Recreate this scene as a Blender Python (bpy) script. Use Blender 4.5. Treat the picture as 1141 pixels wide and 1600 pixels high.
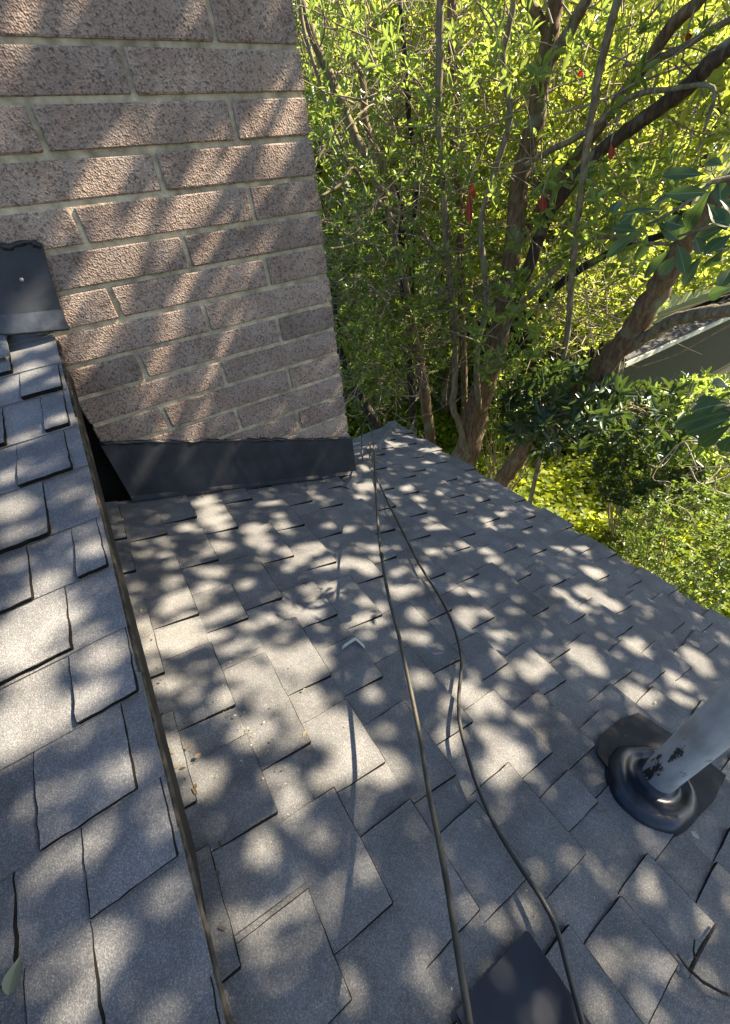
import bpy, math, random
import numpy as np
from mathutils import Vector, Matrix

for _o in list(bpy.data.objects):
    bpy.data.objects.remove(_o)
SC = bpy.context.scene
COL = SC.collection
rnd = random.Random(7)
rng = np.random.default_rng(11)

# ------------------------------------------------------------------ camera
W = 4.3                                   # eye height above the garden
A = np.array([[0.83414776, -0.54449837, -0.08785805],      # right
              [-0.40776961, -0.50157282, -0.76298666],     # down
              [0.37137778, 0.67226946, -0.64041573]])      # forward
FPX, PW, PH = 625.15, 1141.0, 1600.0
cam = bpy.data.cameras.new('camera')
cam.sensor_fit = 'HORIZONTAL'
cam.sensor_width = 36.0
cam.lens = 36.0 * FPX / PW
cam.clip_start = 0.02
cam.clip_end = 600
camo = bpy.data.objects.new('camera', cam)
COL.objects.link(camo)
r_, d_, f_ = A
camo.matrix_world = Matrix(((r_[0], -d_[0], -f_[0], 0), (r_[1], -d_[1], -f_[1], 0),
                            (r_[2], -d_[2], -f_[2], W), (0, 0, 0, 1)))
SC.camera = camo

# ------------------------------------------------------------------ light
SUN = np.array([0.735, -0.19, 0.66])
SUN = SUN / np.linalg.norm(SUN)
sun_el = math.asin(SUN[2])
world = bpy.data.worlds.new('World')
SC.world = world
world.use_nodes = True
_nt = world.node_tree
_sky = _nt.nodes.new('ShaderNodeTexSky')
_sky.sky_type = 'NISHITA'
_sky.sun_disc = False
_sky.sun_elevation = sun_el
_sky.sun_rotation = math.atan2(SUN[0], SUN[1])
_sky.air_density = 1.0
_sky.dust_density = 1.0
_nt.links.new(_sky.outputs[0], _nt.nodes['Background'].inputs[0])
_nt.nodes['Background'].inputs[1].default_value = 0.072
sl = bpy.data.lights.new('sun', 'SUN')
sl.energy = 5.0
sl.angle = math.radians(0.53)
sl.color = (1.0, 0.85, 0.64)
slo = bpy.data.objects.new('sun', sl)
COL.objects.link(slo)
slo.rotation_euler = Vector(SUN.tolist()).to_track_quat('Z', 'Y').to_euler()
slo.location = (8, -2, 12)
SC.view_settings.view_transform = 'Standard'
SC.view_settings.look = 'None'
SC.view_settings.gamma = 1
SC.view_settings.use_curve_mapping = False
SC.view_settings.exposure = 2.0
SC.cycles.max_bounces = 8
SC.cycles.transparent_max_bounces = 6
SC.cycles.caustics_reflective = False
SC.cycles.caustics_refractive = False

# ------------------------------------------------------------------ helpers
UPZ = np.array([0, 0, W])


def ray(px, py):
    return A.T @ np.array([px - PW / 2, py - PH / 2, FPX])


def at_y(px, py, Y):
    v = ray(px, py)
    return v * (Y / v[1]) + UPZ


def at_d(px, py, d):                       # point of a view ray at horizontal distance d
    v = ray(px, py)
    return v * (d / math.hypot(v[0], v[1])) + UPZ


def at_plane(px, py, n, c):                # n . p = c, in eye-centred coordinates
    v = ray(px, py)
    return v * (c / (n @ v)) + UPZ


def tag(o, label=None, cat=None, group=None, kind=None):
    if label: o['label'] = label
    if cat: o['category'] = cat
    if group: o['group'] = group
    if kind: o['kind'] = kind
    return o


def empty(name, loc):
    o = bpy.data.objects.new(name, None)
    o.location = loc
    o.empty_display_size = 0.1
    COL.objects.link(o)
    return o


def put(name, mesh, mat, parent=None, loc=(0, 0, 0)):
    o = bpy.data.objects.new(name, mesh)
    if mat is not None and not mesh.materials:
        mesh.materials.append(mat)
    COL.objects.link(o)
    o.location = loc
    if parent is not None:
        o.parent = parent
        base = Vector((0, 0, 0))
        q = parent
        while q is not None:
            base = base + Vector(q.location) if q.parent is None else base
            q = q.parent
        o.matrix_parent_inverse = Matrix.Translation(-world_loc(parent))
    return o


_WL = {}


def world_loc(o):
    return _WL.get(o.name, Vector(o.location))


def mesh_obj(name, verts, faces, mat, parent=None, smooth=False):
    v = np.asarray(verts, dtype=float)
    c = (v.max(0) + v.min(0)) / 2
    me = bpy.data.meshes.new(name)
    me.from_pydata((v - c).tolist(), [], faces)
    if smooth:
        me.polygons.foreach_set('use_smooth', [True] * len(me.polygons))
    me.update()
    o = put(name, me, mat, parent, tuple(c))
    _WL[o.name] = Vector(c)
    return o


def quads_obj(name, verts, quads, mat, parent=None, smooth=False):
    """fast mesh from numpy arrays of verts (n,3) and quads (m,4)"""
    v = np.asarray(verts, dtype=np.float32)
    q = np.asarray(quads, dtype=np.int32)
    c = (v.max(0) + v.min(0)) / 2
    me = bpy.data.meshes.new(name)
    me.vertices.add(len(v))
    me.vertices.foreach_set('co', (v - c).ravel())
    me.loops.add(q.size)
    me.loops.foreach_set('vertex_index', q.ravel())
    me.polygons.add(len(q))
    me.polygons.foreach_set('loop_start', np.arange(0, q.size, 4, dtype=np.int32))
    me.polygons.foreach_set('loop_total', np.full(len(q), 4, dtype=np.int32))
    if smooth:
        me.polygons.foreach_set('use_smooth', np.ones(len(q), dtype=bool))
    me.update(calc_edges=True)
    me.validate()
    o = put(name, me, mat, parent, tuple(float(x) for x in c))
    _WL[o.name] = Vector([float(x) for x in c])
    return o


def box_vf(lo, hi):
    x0, y0, z0 = lo
    x1, y1, z1 = hi
    v = [(x0, y0, z0), (x1, y0, z0), (x1, y1, z0), (x0, y1, z0), (x0, y0, z1), (x1, y0, z1), (x1, y1, z1), (x0, y1, z1)]
    f = [(0, 3, 2, 1), (4, 5, 6, 7), (0, 1, 5, 4), (1, 2, 6, 5), (2, 3, 7, 6), (3, 0, 4, 7)]
    return v, f


def catmull(pts, n=6):
    P = [np.array(p, dtype=float) for p in pts]
    P = [2 * P[0] - P[1]] + P + [2 * P[-1] - P[-2]]
    out = []
    for i in range(1, len(P) - 2):
        for k in range(n):
            t = k / n
            a, b, c, d = P[i - 1], P[i], P[i + 1], P[i + 2]
            out.append(0.5 * ((2 * b) + (-a + c) * t + (2 * a - 5 * b + 4 * c - d) * t * t + (-a + 3 * b - 3 * c + d) * t ** 3))
    out.append(P[-2])
    return np.array(out)


def tube_vf(path, rad, seg=8, jit=0.0, cap=True, flat=1.0, upv=(0, 0, 1)):
    """rings along a path; rad is a number or one per point"""
    path = np.asarray(path, dtype=float)
    n = len(path)
    rad = np.full(n, rad) if np.isscalar(rad) else np.asarray(rad, dtype=float)
    T = np.gradient(path, axis=0)
    T /= np.linalg.norm(T, axis=1)[:, None] + 1e-9
    ref = np.array(upv, dtype=float)
    if abs(T[0] @ ref) > 0.9: ref = np.array([1.0, 0, 0])
    V = []
    u = np.cross(T[0], ref)
    for i in range(n):
        u = u - T[i] * (u @ T[i])
        u /= np.linalg.norm(u) + 1e-9
        w = np.cross(T[i], u)
        for k in range(seg):
            a = 2 * math.pi * k / seg
            rr = rad[i] * (1 + (rnd.uniform(-jit, jit) if jit else 0))
            V.append(path[i] + u * math.cos(a) * rr + w * math.sin(a) * rr * flat)
    F = []
    for i in range(n - 1):
        for k in range(seg):
            a, b = i * seg + k, i * seg + (k + 1) % seg
            F.append((a, b, b + seg, a + seg))
    if cap:
        F.append(tuple(reversed(range(seg))))
        F.append(tuple(range((n - 1) * seg, n * seg)))
    return V, F


def join_vf(parts):
    V, F = [], []
    for v, f in parts:
        o = len(V)
        V.extend([tuple(p) for p in v])
        F.extend([tuple(i + o for i in q) for q in f])
    return V, F


def clip_poly(poly, a, b, c):
    """keep a*x + b*y <= c"""
    out = []
    n = len(poly)
    for i in range(n):
        p, q = poly[i], poly[(i + 1) % n]
        dp, dq = a * p[0] + b * p[1] - c, a * q[0] + b * q[1] - c
        if dp <= 0: out.append(p)
        if (dp < 0 < dq) or (dq < 0 < dp):
            t = dp / (dp - dq)
            out.append((p[0] + (q[0] - p[0]) * t, p[1] + (q[1] - p[1]) * t))
    return out


# ------------------------------------------------------------------ materials
def new_mat(name):
    m = bpy.data.materials.new(name)
    m.use_nodes = True
    nt = m.node_tree
    return m, nt, nt.nodes['Principled BSDF'], nt.nodes['Material Output']


def N(nt, t, **kw):
    n = nt.nodes.new(t)
    for k, v in kw.items():
        if k.startswith('i_'):
            n.inputs[k[2:].replace('_', ' ')].default_value = v
        else:
            setattr(n, k, v)
    return n


def ramp(nt, stops, interp='LINEAR'):
    n = nt.nodes.new('ShaderNodeValToRGB')
    n.color_ramp.interpolation = interp
    e = n.color_ramp.elements
    while len(e) < len(stops): e.new(0.5)
    for i, (p, c) in enumerate(stops):
        e[i].position = p
        e[i].color = (*c, 1)
    return n


def mixc(nt, fac, a, b, mode='MIX'):
    n = nt.nodes.new('ShaderNodeMix')
    n.data_type = 'RGBA'
    n.blend_type = mode
    for s, v in ((0, fac), (6, a), (7, b)):
        if hasattr(v, 'links') or isinstance(v, bpy.types.NodeSocket):
            nt.links.new(v, n.inputs[s])
        elif s == 0:
            n.inputs[0].default_value = v
        else:
            n.inputs[s].default_value = (*v, 1)
    return n.outputs[2]


def granule_mat(name, dark, mid, light, scale=420.0, tone=0.2, moss=0.0):
    m, nt, b, out = new_mat(name)
    L = nt.links.new
    tc = N(nt, 'ShaderNodeTexCoord')
    oi = N(nt, 'ShaderNodeObjectInfo')
    vor = N(nt, 'ShaderNodeTexVoronoi')
    vor.inputs['Scale'].default_value = scale
    L(tc.outputs['Object'], vor.inputs['Vector'])
    sep = N(nt, 'ShaderNodeSeparateColor')
    L(vor.outputs['Color'], sep.inputs[0])
    rp = ramp(nt, [(0.0, dark), (0.34, dark), (0.5, mid), (0.8, mid), (0.93, light), (1.0, light)])
    L(sep.outputs[0], rp.inputs[0])
    no = N(nt, 'ShaderNodeTexNoise')
    no.inputs['Scale'].default_value = 9.0
    no.inputs['Detail'].default_value = 6.0
    L(tc.outputs['Object'], no.inputs['Vector'])
    r2 = ramp(nt, [(0.3, (0.78, 0.78, 0.78)), (0.7, (1.15, 1.15, 1.15))])
    L(no.outputs[0], r2.inputs[0])
    c = mixc(nt, 1.0, rp.outputs[0], r2.outputs[0], 'MULTIPLY')
    ge = N(nt, 'ShaderNodeNewGeometry')
    ns = N(nt, 'ShaderNodeTexNoise')
    ns.inputs['Scale'].default_value = 3.2
    ns.inputs['Detail'].default_value = 7.0
    ns.inputs['Roughness'].default_value = 0.62
    L(ge.outputs['Position'], ns.inputs['Vector'])
    rs = ramp(nt, [(0.30, (0.70, 0.69, 0.68)), (0.5, (1.0, 1.0, 1.0)), (0.72, (1.16, 1.14, 1.10))])
    L(ns.outputs[0], rs.inputs[0])
    c = mixc(nt, 1.0, c, rs.outputs[0], 'MULTIPLY')
    r3 = ramp(nt, [(0.0, (1 - tone, 1 - tone, 1 - tone)), (1.0, (1 + tone, 1 + tone * 0.95, 1 + tone * 0.85))])
    L(oi.outputs['Random'], r3.inputs[0])
    c = mixc(nt, 1.0, c, r3.outputs[0], 'MULTIPLY')
    L(c, b.inputs['Base Color'])
    b.inputs['Roughness'].default_value = 0.85
    b.inputs['Specular IOR Level'].default_value = 0.35
    n2 = N(nt, 'ShaderNodeTexNoise')
    n2.inputs['Scale'].default_value = scale * 0.6
    n2.inputs['Detail'].default_value = 3.0
    L(tc.outputs['Object'], n2.inputs['Vector'])
    n3 = N(nt, 'ShaderNodeTexNoise')
    n3.inputs['Scale'].default_value = 25.0
    L(tc.outputs['Object'], n3.inputs['Vector'])
    ad = N(nt, 'ShaderNodeMath', operation='MULTIPLY_ADD')
    L(n3.outputs[0], ad.inputs[0])
    ad.inputs[1].default_value = 1.6
    L(n2.outputs[0], ad.inputs[2])
    bu = N(nt, 'ShaderNodeBump')
    bu.inputs['Strength'].default_value = 0.75
    bu.inputs['Distance'].default_value = 0.0018
    L(ad.outputs[0], bu.inputs['Height'])
    L(bu.outputs[0], b.inputs['Normal'])
    return m


M_EDGE = None


def simple_mat(name, col, rough=0.6, metal=0.0, var=0.15, nscale=12.0, bump=0.0, bscale=60.0, spec=0.5):
    m, nt, b, out = new_mat(name)
    L = nt.links.new
    tc = N(nt, 'ShaderNodeTexCoord')
    no = N(nt, 'ShaderNodeTexNoise')
    no.inputs['Scale'].default_value = nscale
    no.inputs['Detail'].default_value = 6.0
    L(tc.outputs['Object'], no.inputs['Vector'])
    lo = tuple(c * (1 - var) for c in col)
    hi = tuple(min(1, c * (1 + var)) for c in col)
    rp = ramp(nt, [(0.3, lo), (0.7, hi)])
    L(no.outputs[0], rp.inputs[0])
    L(rp.outputs[0], b.inputs['Base Color'])
    b.inputs['Roughness'].default_value = rough
    b.inputs['Metallic'].default_value = metal
    b.inputs['Specular IOR Level'].default_value = spec
    if bump:
        n2 = N(nt, 'ShaderNodeTexNoise')
        n2.inputs['Scale'].default_value = bscale
        n2.inputs['Detail'].default_value = 5.0
        L(tc.outputs['Object'], n2.inputs['Vector'])
        bu = N(nt, 'ShaderNodeBump')
        bu.inputs['Strength'].default_value = 0.6
        bu.inputs['Distance'].default_value = bump
        L(n2.outputs[0], bu.inputs['Height'])
        L(bu.outputs[0], b.inputs['Normal'])
    return m


def brick_mat():
    m, nt, b, out = new_mat('brick')
    L = nt.links.new
    tc = N(nt, 'ShaderNodeTexCoord')
    oi = N(nt, 'ShaderNodeObjectInfo')
    no = N(nt, 'ShaderNodeTexNoise')
    no.inputs['Scale'].default_value = 7.0
    no.inputs['Detail'].default_value = 5.0
    L(tc.outputs['Object'], no.inputs['Vector'])
    rp = ramp(nt, [(0.3, (0.29, 0.222, 0.188)), (0.52, (0.35, 0.283, 0.243)), (0.75, (0.42, 0.352, 0.31))])
    L(no.outputs[0], rp.inputs[0])
    # sand grains, light and dark
    v1 = N(nt, 'ShaderNodeTexVoronoi')
    v1.inputs['Scale'].default_value = 190.0
    L(tc.outputs['Object'], v1.inputs['Vector'])
    s1 = N(nt, 'ShaderNodeSeparateColor')
    L(v1.outputs['Color'], s1.inputs[0])
    rg = ramp(nt, [(0.0, (0.42, 0.42, 0.42)), (0.14, (0.5, 0.49, 0.48)), (0.24, (0.93, 0.93, 0.93)), (0.85, (1.03, 1.03, 1.03)), (0.95, (1.28, 1.26, 1.2))])
    L(s1.outputs[0], rg.inputs[0])
    c = mixc(nt, 0.85, rp.outputs[0], rg.outputs[0], 'MULTIPLY')
    # pits
    n2 = N(nt, 'ShaderNodeTexNoise')
    n2.inputs['Scale'].default_value = 95.0
    n2.inputs['Detail'].default_value = 4.0
    n2.inputs['Roughness'].default_value = 0.65
    L(tc.outputs['Object'], n2.inputs['Vector'])
    pit = ramp(nt, [(0.34, (0.3, 0.28, 0.27)), (0.44, (1, 1, 1))])
    L(n2.outputs[0], pit.inputs[0])
    c = mixc(nt, 0.7, c, pit.outputs[0], 'MULTIPLY')
    tone = ramp(nt, [(0.0, (0.76, 0.74, 0.73)), (0.5, (1.0, 0.96, 0.93)), (1.0, (1.14, 1.10, 1.05))])
    L(oi.outputs['Random'], tone.inputs[0])
    c = mixc(nt, 1.0, c, tone.outputs[0], 'MULTIPLY')
    L(c, b.inputs['Base Color'])
    b.inputs['Roughness'].default_value = 0.92
    b.inputs['Specular IOR Level'].default_value = 0.2
    ad = N(nt, 'ShaderNodeMath', operation='ADD')
    L(n2.outputs[0], ad.inputs[0])
    L(v1.outputs['Distance'], ad.inputs[1])
    bu = N(nt, 'ShaderNodeBump')
    bu.inputs['Strength'].default_value = 0.9
    bu.inputs['Distance'].default_value = 0.0035
    L(ad.outputs[0], bu.inputs['Height'])
    L(bu.outputs[0], b.inputs['Normal'])
    return m


def leaf_mat(name, stops, trans=0.45, rough=0.35, tcol=(0.32, 0.45, 0.04), spec=0.5):
    """leaves: every leaf is one mesh island with its own tone"""
    m, nt, b, out = new_mat(name)
    L = nt.links.new
    g = N(nt, 'ShaderNodeNewGeometry')
    rp = ramp(nt, stops)
    L(g.outputs['Random Per Island'], rp.inputs[0])
    L(rp.outputs[0], b.inputs['Base Color'])
    b.inputs['Roughness'].default_value = rough
    b.inputs['Specular IOR Level'].default_value = spec
    tr = N(nt, 'ShaderNodeBsdfTranslucent')
    c = mixc(nt, 0.6, rp.outputs[0], tcol)
    L(c, tr.inputs['Color'])
    mx = N(nt, 'ShaderNodeMixShader')
    mx.inputs[0].default_value = trans
    L(b.outputs[0], mx.inputs[1])
    L(tr.outputs[0], mx.inputs[2])
    L(mx.outputs[0], out.inputs['Surface'])
    return m


def bark_mat(name, c0, c1, c2, scale=14.0):
    m, nt, b, out = new_mat(name)
    L = nt.links.new
    tc = N(nt, 'ShaderNodeTexCoord')
    mp = N(nt, 'ShaderNodeMapping')
    mp.inputs['Scale'].default_value = (1, 1, 0.25)
    L(tc.outputs['Object'], mp.inputs['Vector'])
    no = N(nt, 'ShaderNodeTexNoise')
    no.inputs['Scale'].default_value = scale * 2.5
    no.inputs['Detail'].default_value = 7.0
    no.inputs['Roughness'].default_value = 0.7
    L(mp.outputs[0], no.inputs['Vector'])
    rp = ramp(nt, [(0.3, c0), (0.5, c1), (0.68, c2)])
    L(no.outputs[0], rp.inputs[0])
    n2 = N(nt, 'ShaderNodeTexNoise')
    n2.inputs['Scale'].default_value = 6.0
    n2.inputs['Detail'].default_value = 5.0
    L(tc.outputs['Object'], n2.inputs['Vector'])
    li = ramp(nt, [(0.55, (0, 0, 0)), (0.68, (1, 1, 1))])
    L(n2.outputs[0], li.inputs[0])
    c = mixc(nt, li.outputs[0], rp.outputs[0], (0.20, 0.21, 0.13))
    L(c, b.inputs['Base Color'])
    b.inputs['Roughness'].default_value = 0.9
    bu = N(nt, 'ShaderNodeBump')
    bu.inputs['Strength'].default_value = 0.9
    bu.inputs['Distance'].default_value = 0.012
    L(no.outputs[0], bu.inputs['Height'])
    L(bu.outputs[0], b.inputs['Normal'])
    return m


M_SH = granule_mat('shingle_lower', (0.118, 0.120, 0.122), (0.162, 0.164, 0.166), (0.235, 0.234, 0.230), 620.0, 0.13)
M_SU = granule_mat('shingle_upper', (0.138, 0.142, 0.150), (0.19, 0.194, 0.202), (0.275, 0.277, 0.28), 640.0, 0.10)
M_EDGE = simple_mat('asphalt_edge', (0.014, 0.013, 0.012), 0.95, 0, 0.3, 60, 0, 60, 0.1)
M_BRICK = brick_mat()
M_MORTAR = simple_mat('mortar', (0.45, 0.385, 0.27), 0.95, 0, 0.42, 24, 0.010, 70, 0.2)
M_FLASH = simple_mat('painted_flashing', (0.030, 0.034, 0.043), 0.55, 0.0, 0.35, 9, 0.0012, 30, 0.3)
M_TAR = simple_mat('roof_tar', (0.012, 0.012, 0.013), 0.5, 0.0, 0.3, 25, 0.006, 45, 0.5)
M_DARK = simple_mat('dark_wood_and_shade', (0.018, 0.016, 0.014), 0.85, 0, 0.3, 8)
M_DRIP = simple_mat('weathered_drip_edge', (0.065, 0.055, 0.042), 0.8, 0.0, 0.85, 55, 0.002, 90)
M_WALLH = simple_mat('house_paint', (0.16, 0.15, 0.12), 0.85, 0, 0.12, 5)

# ------------------------------------------------------------------ lower roof
TH = math.radians(18.0)
RN = np.array([math.sin(TH), 0, math.cos(TH)])        # up from the roof
RD = np.array([math.cos(TH), 0, -math.sin(TH)])       # down the slope
RY = np.array([0.0, 1.0, 0.0])
RO = np.array([0, 0, -1 / math.cos(TH)]) + UPZ
CY = 1.765                                            # plane of the chimney's front face


def roof_px(px, py):
    return at_plane(px, py, RN, -1.0)


def lr(s, y, h):
    return RO + RD * s + RY * y + RN * h


# hip line in (s, y): from the far eave corner back to the chimney
H1, H0 = (1.772 / math.cos(TH), 2.53), (0.93 / math.cos(TH), 1.745)
HA = -(H1[1] - H0[1]) / (H1[0] - H0[0])
HC = HA * H0[0] + H0[1]                               # HA*s + y <= HC keeps the near side

COURSES = [
    (-0.376, [0.31, 0.72, 1.12, 1.6]),
    (-0.242, [-0.25, 0.176, 0.451, 0.799, 1.257, 1.467]),
    (-0.108, [-0.2, 0.05, 0.35, 0.624, 0.974, 1.448]),
    (0.024, [-0.3, 0.107, 0.449, 0.898, 1.221, 1.535]),
    (0.163, [-0.26, 0.012, 0.322, 0.594, 0.942, 1.406]),
    (0.301, [-0.31, -0.007, 0.214, 0.522, 0.796, 1.145, 1.62]),
    (0.445, [-0.242, -0.051, 0.29, 0.73, 1.049, 1.338, 1.727]),
    (0.579, [-0.263, -0.01, 0.123, 0.462, 0.906, 1.231, 1.525]),
    (0.714, [-0.40, -0.148, 0.072, 0.378, 0.644, 0.989, 1.452]),
    (0.841, [-0.35, -0.1, 0.242, 0.545, 0.817, 1.167, 1.631]),
    (0.983, [-0.42, -0.16, 0.314, 0.756, 1.07, 1.35, 1.75]),
    (1.111, [-0.3, -0.08, 0.15, 0.485, 0.922, 1.243, 1.528, 1.9]),
    (1.235, [-0.33, 0.089, 0.392, 0.659, 1.0, 1.45, 1.776, 2.1]),
    (1.362, [-0.26, 0.047, 0.261, 0.565, 0.831, 1.179, 1.634, 1.969, 2.25]),
    (1.504, [-0.4, -0.12, 0.33, 0.759, 1.064, 1.339, 1.692, 2.06]),
    (1.633, [-0.25, 0.038, 0.165, 0.495, 0.935, 1.244, 1.525, 1.874, 2.2]),
    (1.763, [-0.35, 0.101, 0.399, 0.668, 1.006, 1.45, 1.763, 2.1, 2.38]),
    (1.889, [-0.2, 0.284, 0.58, 0.848, 1.17, 1.613, 1.95, 2.3]),
]


def edge_pts(p, q, step, j):
    n = max(1, int(math.dist(p, q) / step))
    out = []
    for i in range(n):
        t = i / n
        k = 0 if i == 0 else j
        out.append((p[0] + (q[0] - p[0]) * t + rnd.uniform(-k, k), p[1] + (q[1] - p[1]) * t + rnd.uniform(-k, k)))
    return out


def tab_outline(s0, s1, y0, y1, j=0.0012, skew=0.0, step=0.03):
    """butt at s1, cut ends at y0 and y1, hidden head at s0; corners a little blunt"""
    c = rnd.uniform(0.001, 0.004)
    pts = [(s0, y0 + skew), (s1 - c, y0), (s1, y0 + c), (s1, y1 - c), (s1 - c, y1), (s0, y1 - skew)]
    out = []
    for i in range(5):
        out += edge_pts(pts[i], pts[i + 1], step, j)
    out.append(pts[5])
    return out


def edged(o):
    o.data.materials.append(M_EDGE)
    o.data.polygons.foreach_set('material_index', [0] + [1] * (len(o.data.polygons) - 1))
    return o


def tab_prism(poly, top, bottom, place, rim=0.0019):
    """a laminated tab: granule face, thin dark rim, wedge-shaped edge"""
    n = len(poly)
    P_ = np.array(poly)
    c_ = P_.mean(0)
    e_ = np.roll(P_, -1, 0) - np.roll(P_, 1, 0)
    nn = np.stack([e_[:, 1], -e_[:, 0]], 1)
    nn /= np.linalg.norm(nn, axis=1)[:, None] + 1e-9
    sg = np.sign(((P_ - c_) * nn).sum(1).sum())
    Q_ = P_ - nn * sg * rim * rng.uniform(.5, 1.4, n)[:, None]
    V = [place(s, y, top(s)) for s, y in Q_] + [place(s, y, top(s) - rim * .55) for s, y in P_] + [place(s, y, bottom(s)) for s, y in P_]
    F = [tuple(range(n))]
    for i in range(n):
        k = (i + 1) % n
        F += [(i, i + n, k + n, k), (i + n, i + 2 * n, k + 2 * n, k + n)]
    F.append(tuple(reversed(range(2 * n, 3 * n))))
    return V, F


def prism(poly, top, thick, place):
    n = len(poly)
    if n < 3: return None
    V = [place(s, y, top(s)) for s, y in poly] + [place(s, y, top(s) - thick) for s, y in poly]
    F = [tuple(range(n)), tuple(reversed(range(n, 2 * n)))]
    for i in range(n):
        k = (i + 1) % n
        F.append((i, i + n, k + n, k))
    return V, F


lower_roof = empty('lower_roof', lr(0.6, 0.9, -0.02))
tag(lower_roof, 'low grey shingled lean-to roof in dappled light beside the chimney', 'roof', kind='structure')
prev = -0.51
Y_NEAR = -0.95
for ci, (R, ys) in enumerate(COURSES):
    e = R - prev
    s0 = prev
    last = ci == len(COURSES) - 1
    hb = lambda s, s0=s0, R=R: -0.0030 + 0.0036 * (s - s0) / (R - s0)     # base layer top
    ht = lambda s, s0=s0, R=R: -0.0022 + 0.0128 * (s - s0) / (R - s0)     # tab top
    # base layer in lengths of about a metre
    y = Y_NEAR - rnd.uniform(0, 0.9)
    while y < 2.62:
        ln = rnd.uniform(0.95, 1.02)
        y1 = y + ln
        butt = R + rnd.uniform(-0.002, 0.002) + (rnd.uniform(-0.012, 0.022) if last else 0)
        poly = tab_outline(s0 - 0.045, butt, max(y, Y_NEAR), y1 - 0.0015, 0.001, step=0.06) if y1 > Y_NEAR + 0.05 else []
        if poly:
            poly = clip_poly(poly, 0, 1, CY + 0.004) if R < 0.98 else clip_poly(poly, HA, 1, HC)
        if len(poly) > 2:
            pv = prism(poly, hb, 0.0032, lr)
            mesh_obj('shingle', pv[0], pv[1], M_SH, lower_roof)
        y = y1
    # laminated tabs on top
    for i, yn in enumerate(ys):
        nxt = ys[i + 1] if i + 1 < len(ys) else yn + 0.36
        w = max(0.07, (nxt - yn) * rnd.uniform(0.50, 0.72))
        butt = R + rnd.uniform(-0.002, 0.003) + (rnd.uniform(-0.01, 0.02) if last else 0)
        poly = tab_outline(s0 - 0.03, butt, yn, yn + w, 0.0011, rnd.uniform(-0.004, 0.008))
        poly = clip_poly(poly, 0, 1, CY - 0.006) if R < 0.98 else clip_poly(poly, HA, 1, HC)
        if len(poly) > 2:
            lift = rnd.uniform(0, 0.0025)
            pv = tab_prism(poly, lambda s, l=lift, s0=s0, R=R: ht(s) + l * max(0, (s - s0) / (R - s0)), lambda s: hb(s) - .0006, lr)
            edged(mesh_obj('shingle_tab', pv[0], pv[1], M_SH, lower_roof))
    prev = R
# boarding under the shingles
poly = [(-0.60, Y_NEAR), (1.862, Y_NEAR), (1.862, HC - HA * 1.862 - 0.02), (0.99, HC - HA * 0.99 - 0.02), (-0.60, CY + 0.02)]
pv = prism(poly, lambda s: -0.0075, 0.02, lr)
mesh_obj('roof_deck', pv[0], pv[1], M_DARK, lower_roof)
# the slope that falls away behind the hip
hp0, hp1 = lr(H0[0] - 0.25, H0[1] - 0.25 * -HA - 0.0, 0.0), lr(H1[0] + 0.02, H1[1] + 0.02 * -HA, 0.0)
hp0 = lr(0.75, HC - HA * 0.75, -0.004)
hp1 = lr(1.90, HC - HA * 1.90, -0.004)
low1 = hp1 + np.array([-0.0, 0.02, -0.006])
low0 = np.array([hp0[0] - 0.6, hp1[1] + 0.02, hp1[2] - 0.006])
mesh_obj('hip_slope', [hp0, hp1, low1, low0, hp0 - [0, 0, .02], hp1 - [0, 0, .02], low1 - [0, 0, .02], low0 - [0, 0, .02]],
         [(0, 3, 2, 1), (4, 5, 6, 7), (0, 1, 5, 4), (1, 2, 6, 5), (2, 3, 7, 6), (3, 0, 4, 7)], M_SH, lower_roof)
hdir = hp1 - hp0
hl = np.linalg.norm(hdir)
hdir = hdir / hl
hside = np.cross(hdir, RN)
hside /= np.linalg.norm(hside)
k = 0
t = 0.12
while t < hl - 0.13:
    c0 = hp0 + hdir * t + RN * 0.012
    ln = 0.17
    V = []
    for dz, tt in ((0.010, ln), (0.002, -0.02)):
        for off, dn in ((-0.055, -0.018), (-0.02, -0.002), (0.0, 0.003), (0.02, -0.004), (0.055, -0.026)):
            V.append(c0 + hdir * min(tt, hl - t) + hside * off + RN * (dn + dz))
    V2 = [v - RN * 0.005 for v in V]
    F = [(i, i + 1, i + 6, i + 5) for i in range(4)] + [(i + 10, i + 15, i + 16, i + 11) for i in range(4)]
    F += [(i, i + 10, i + 11, i + 1) for i in range(4)] + [(5 + i, 6 + i, 16 + i, 15 + i) for i in range(4)]
    F += [(0, 5, 15, 10), (4, 14, 19, 9)]
    mesh_obj('hip_cap', V + V2, F, M_SH, lower_roof)
    t += 0.135

# house below the roofs
hw = mesh_obj('house_wall', *box_vf((-4.0, -6.0, 0.0), (1.45, 2.1, W - 1.62)), M_WALLH)
tag(hw, 'painted wall of the house under the low shingled roof', 'wall', kind='structure')

# ------------------------------------------------------------------ upper roof
P0 = at_y(84, 528, 1.74)
P1 = ray(344, 1598) * (-1.0 / (RN @ ray(344, 1598))) * 0.93 + UPZ
UU = (P0 - P1) / np.linalg.norm(P0 - P1)
UE = np.array([1.0, 0, 0.012])
UE /= np.linalg.norm(UE)
UN = np.cross(UE, UU)
UN /= np.linalg.norm(UN)


def ur(s, a, h):                            # s down the slope from the ridge, a along the course from the rake
    return P0 - UU * s + UE * a + UN * h


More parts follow.
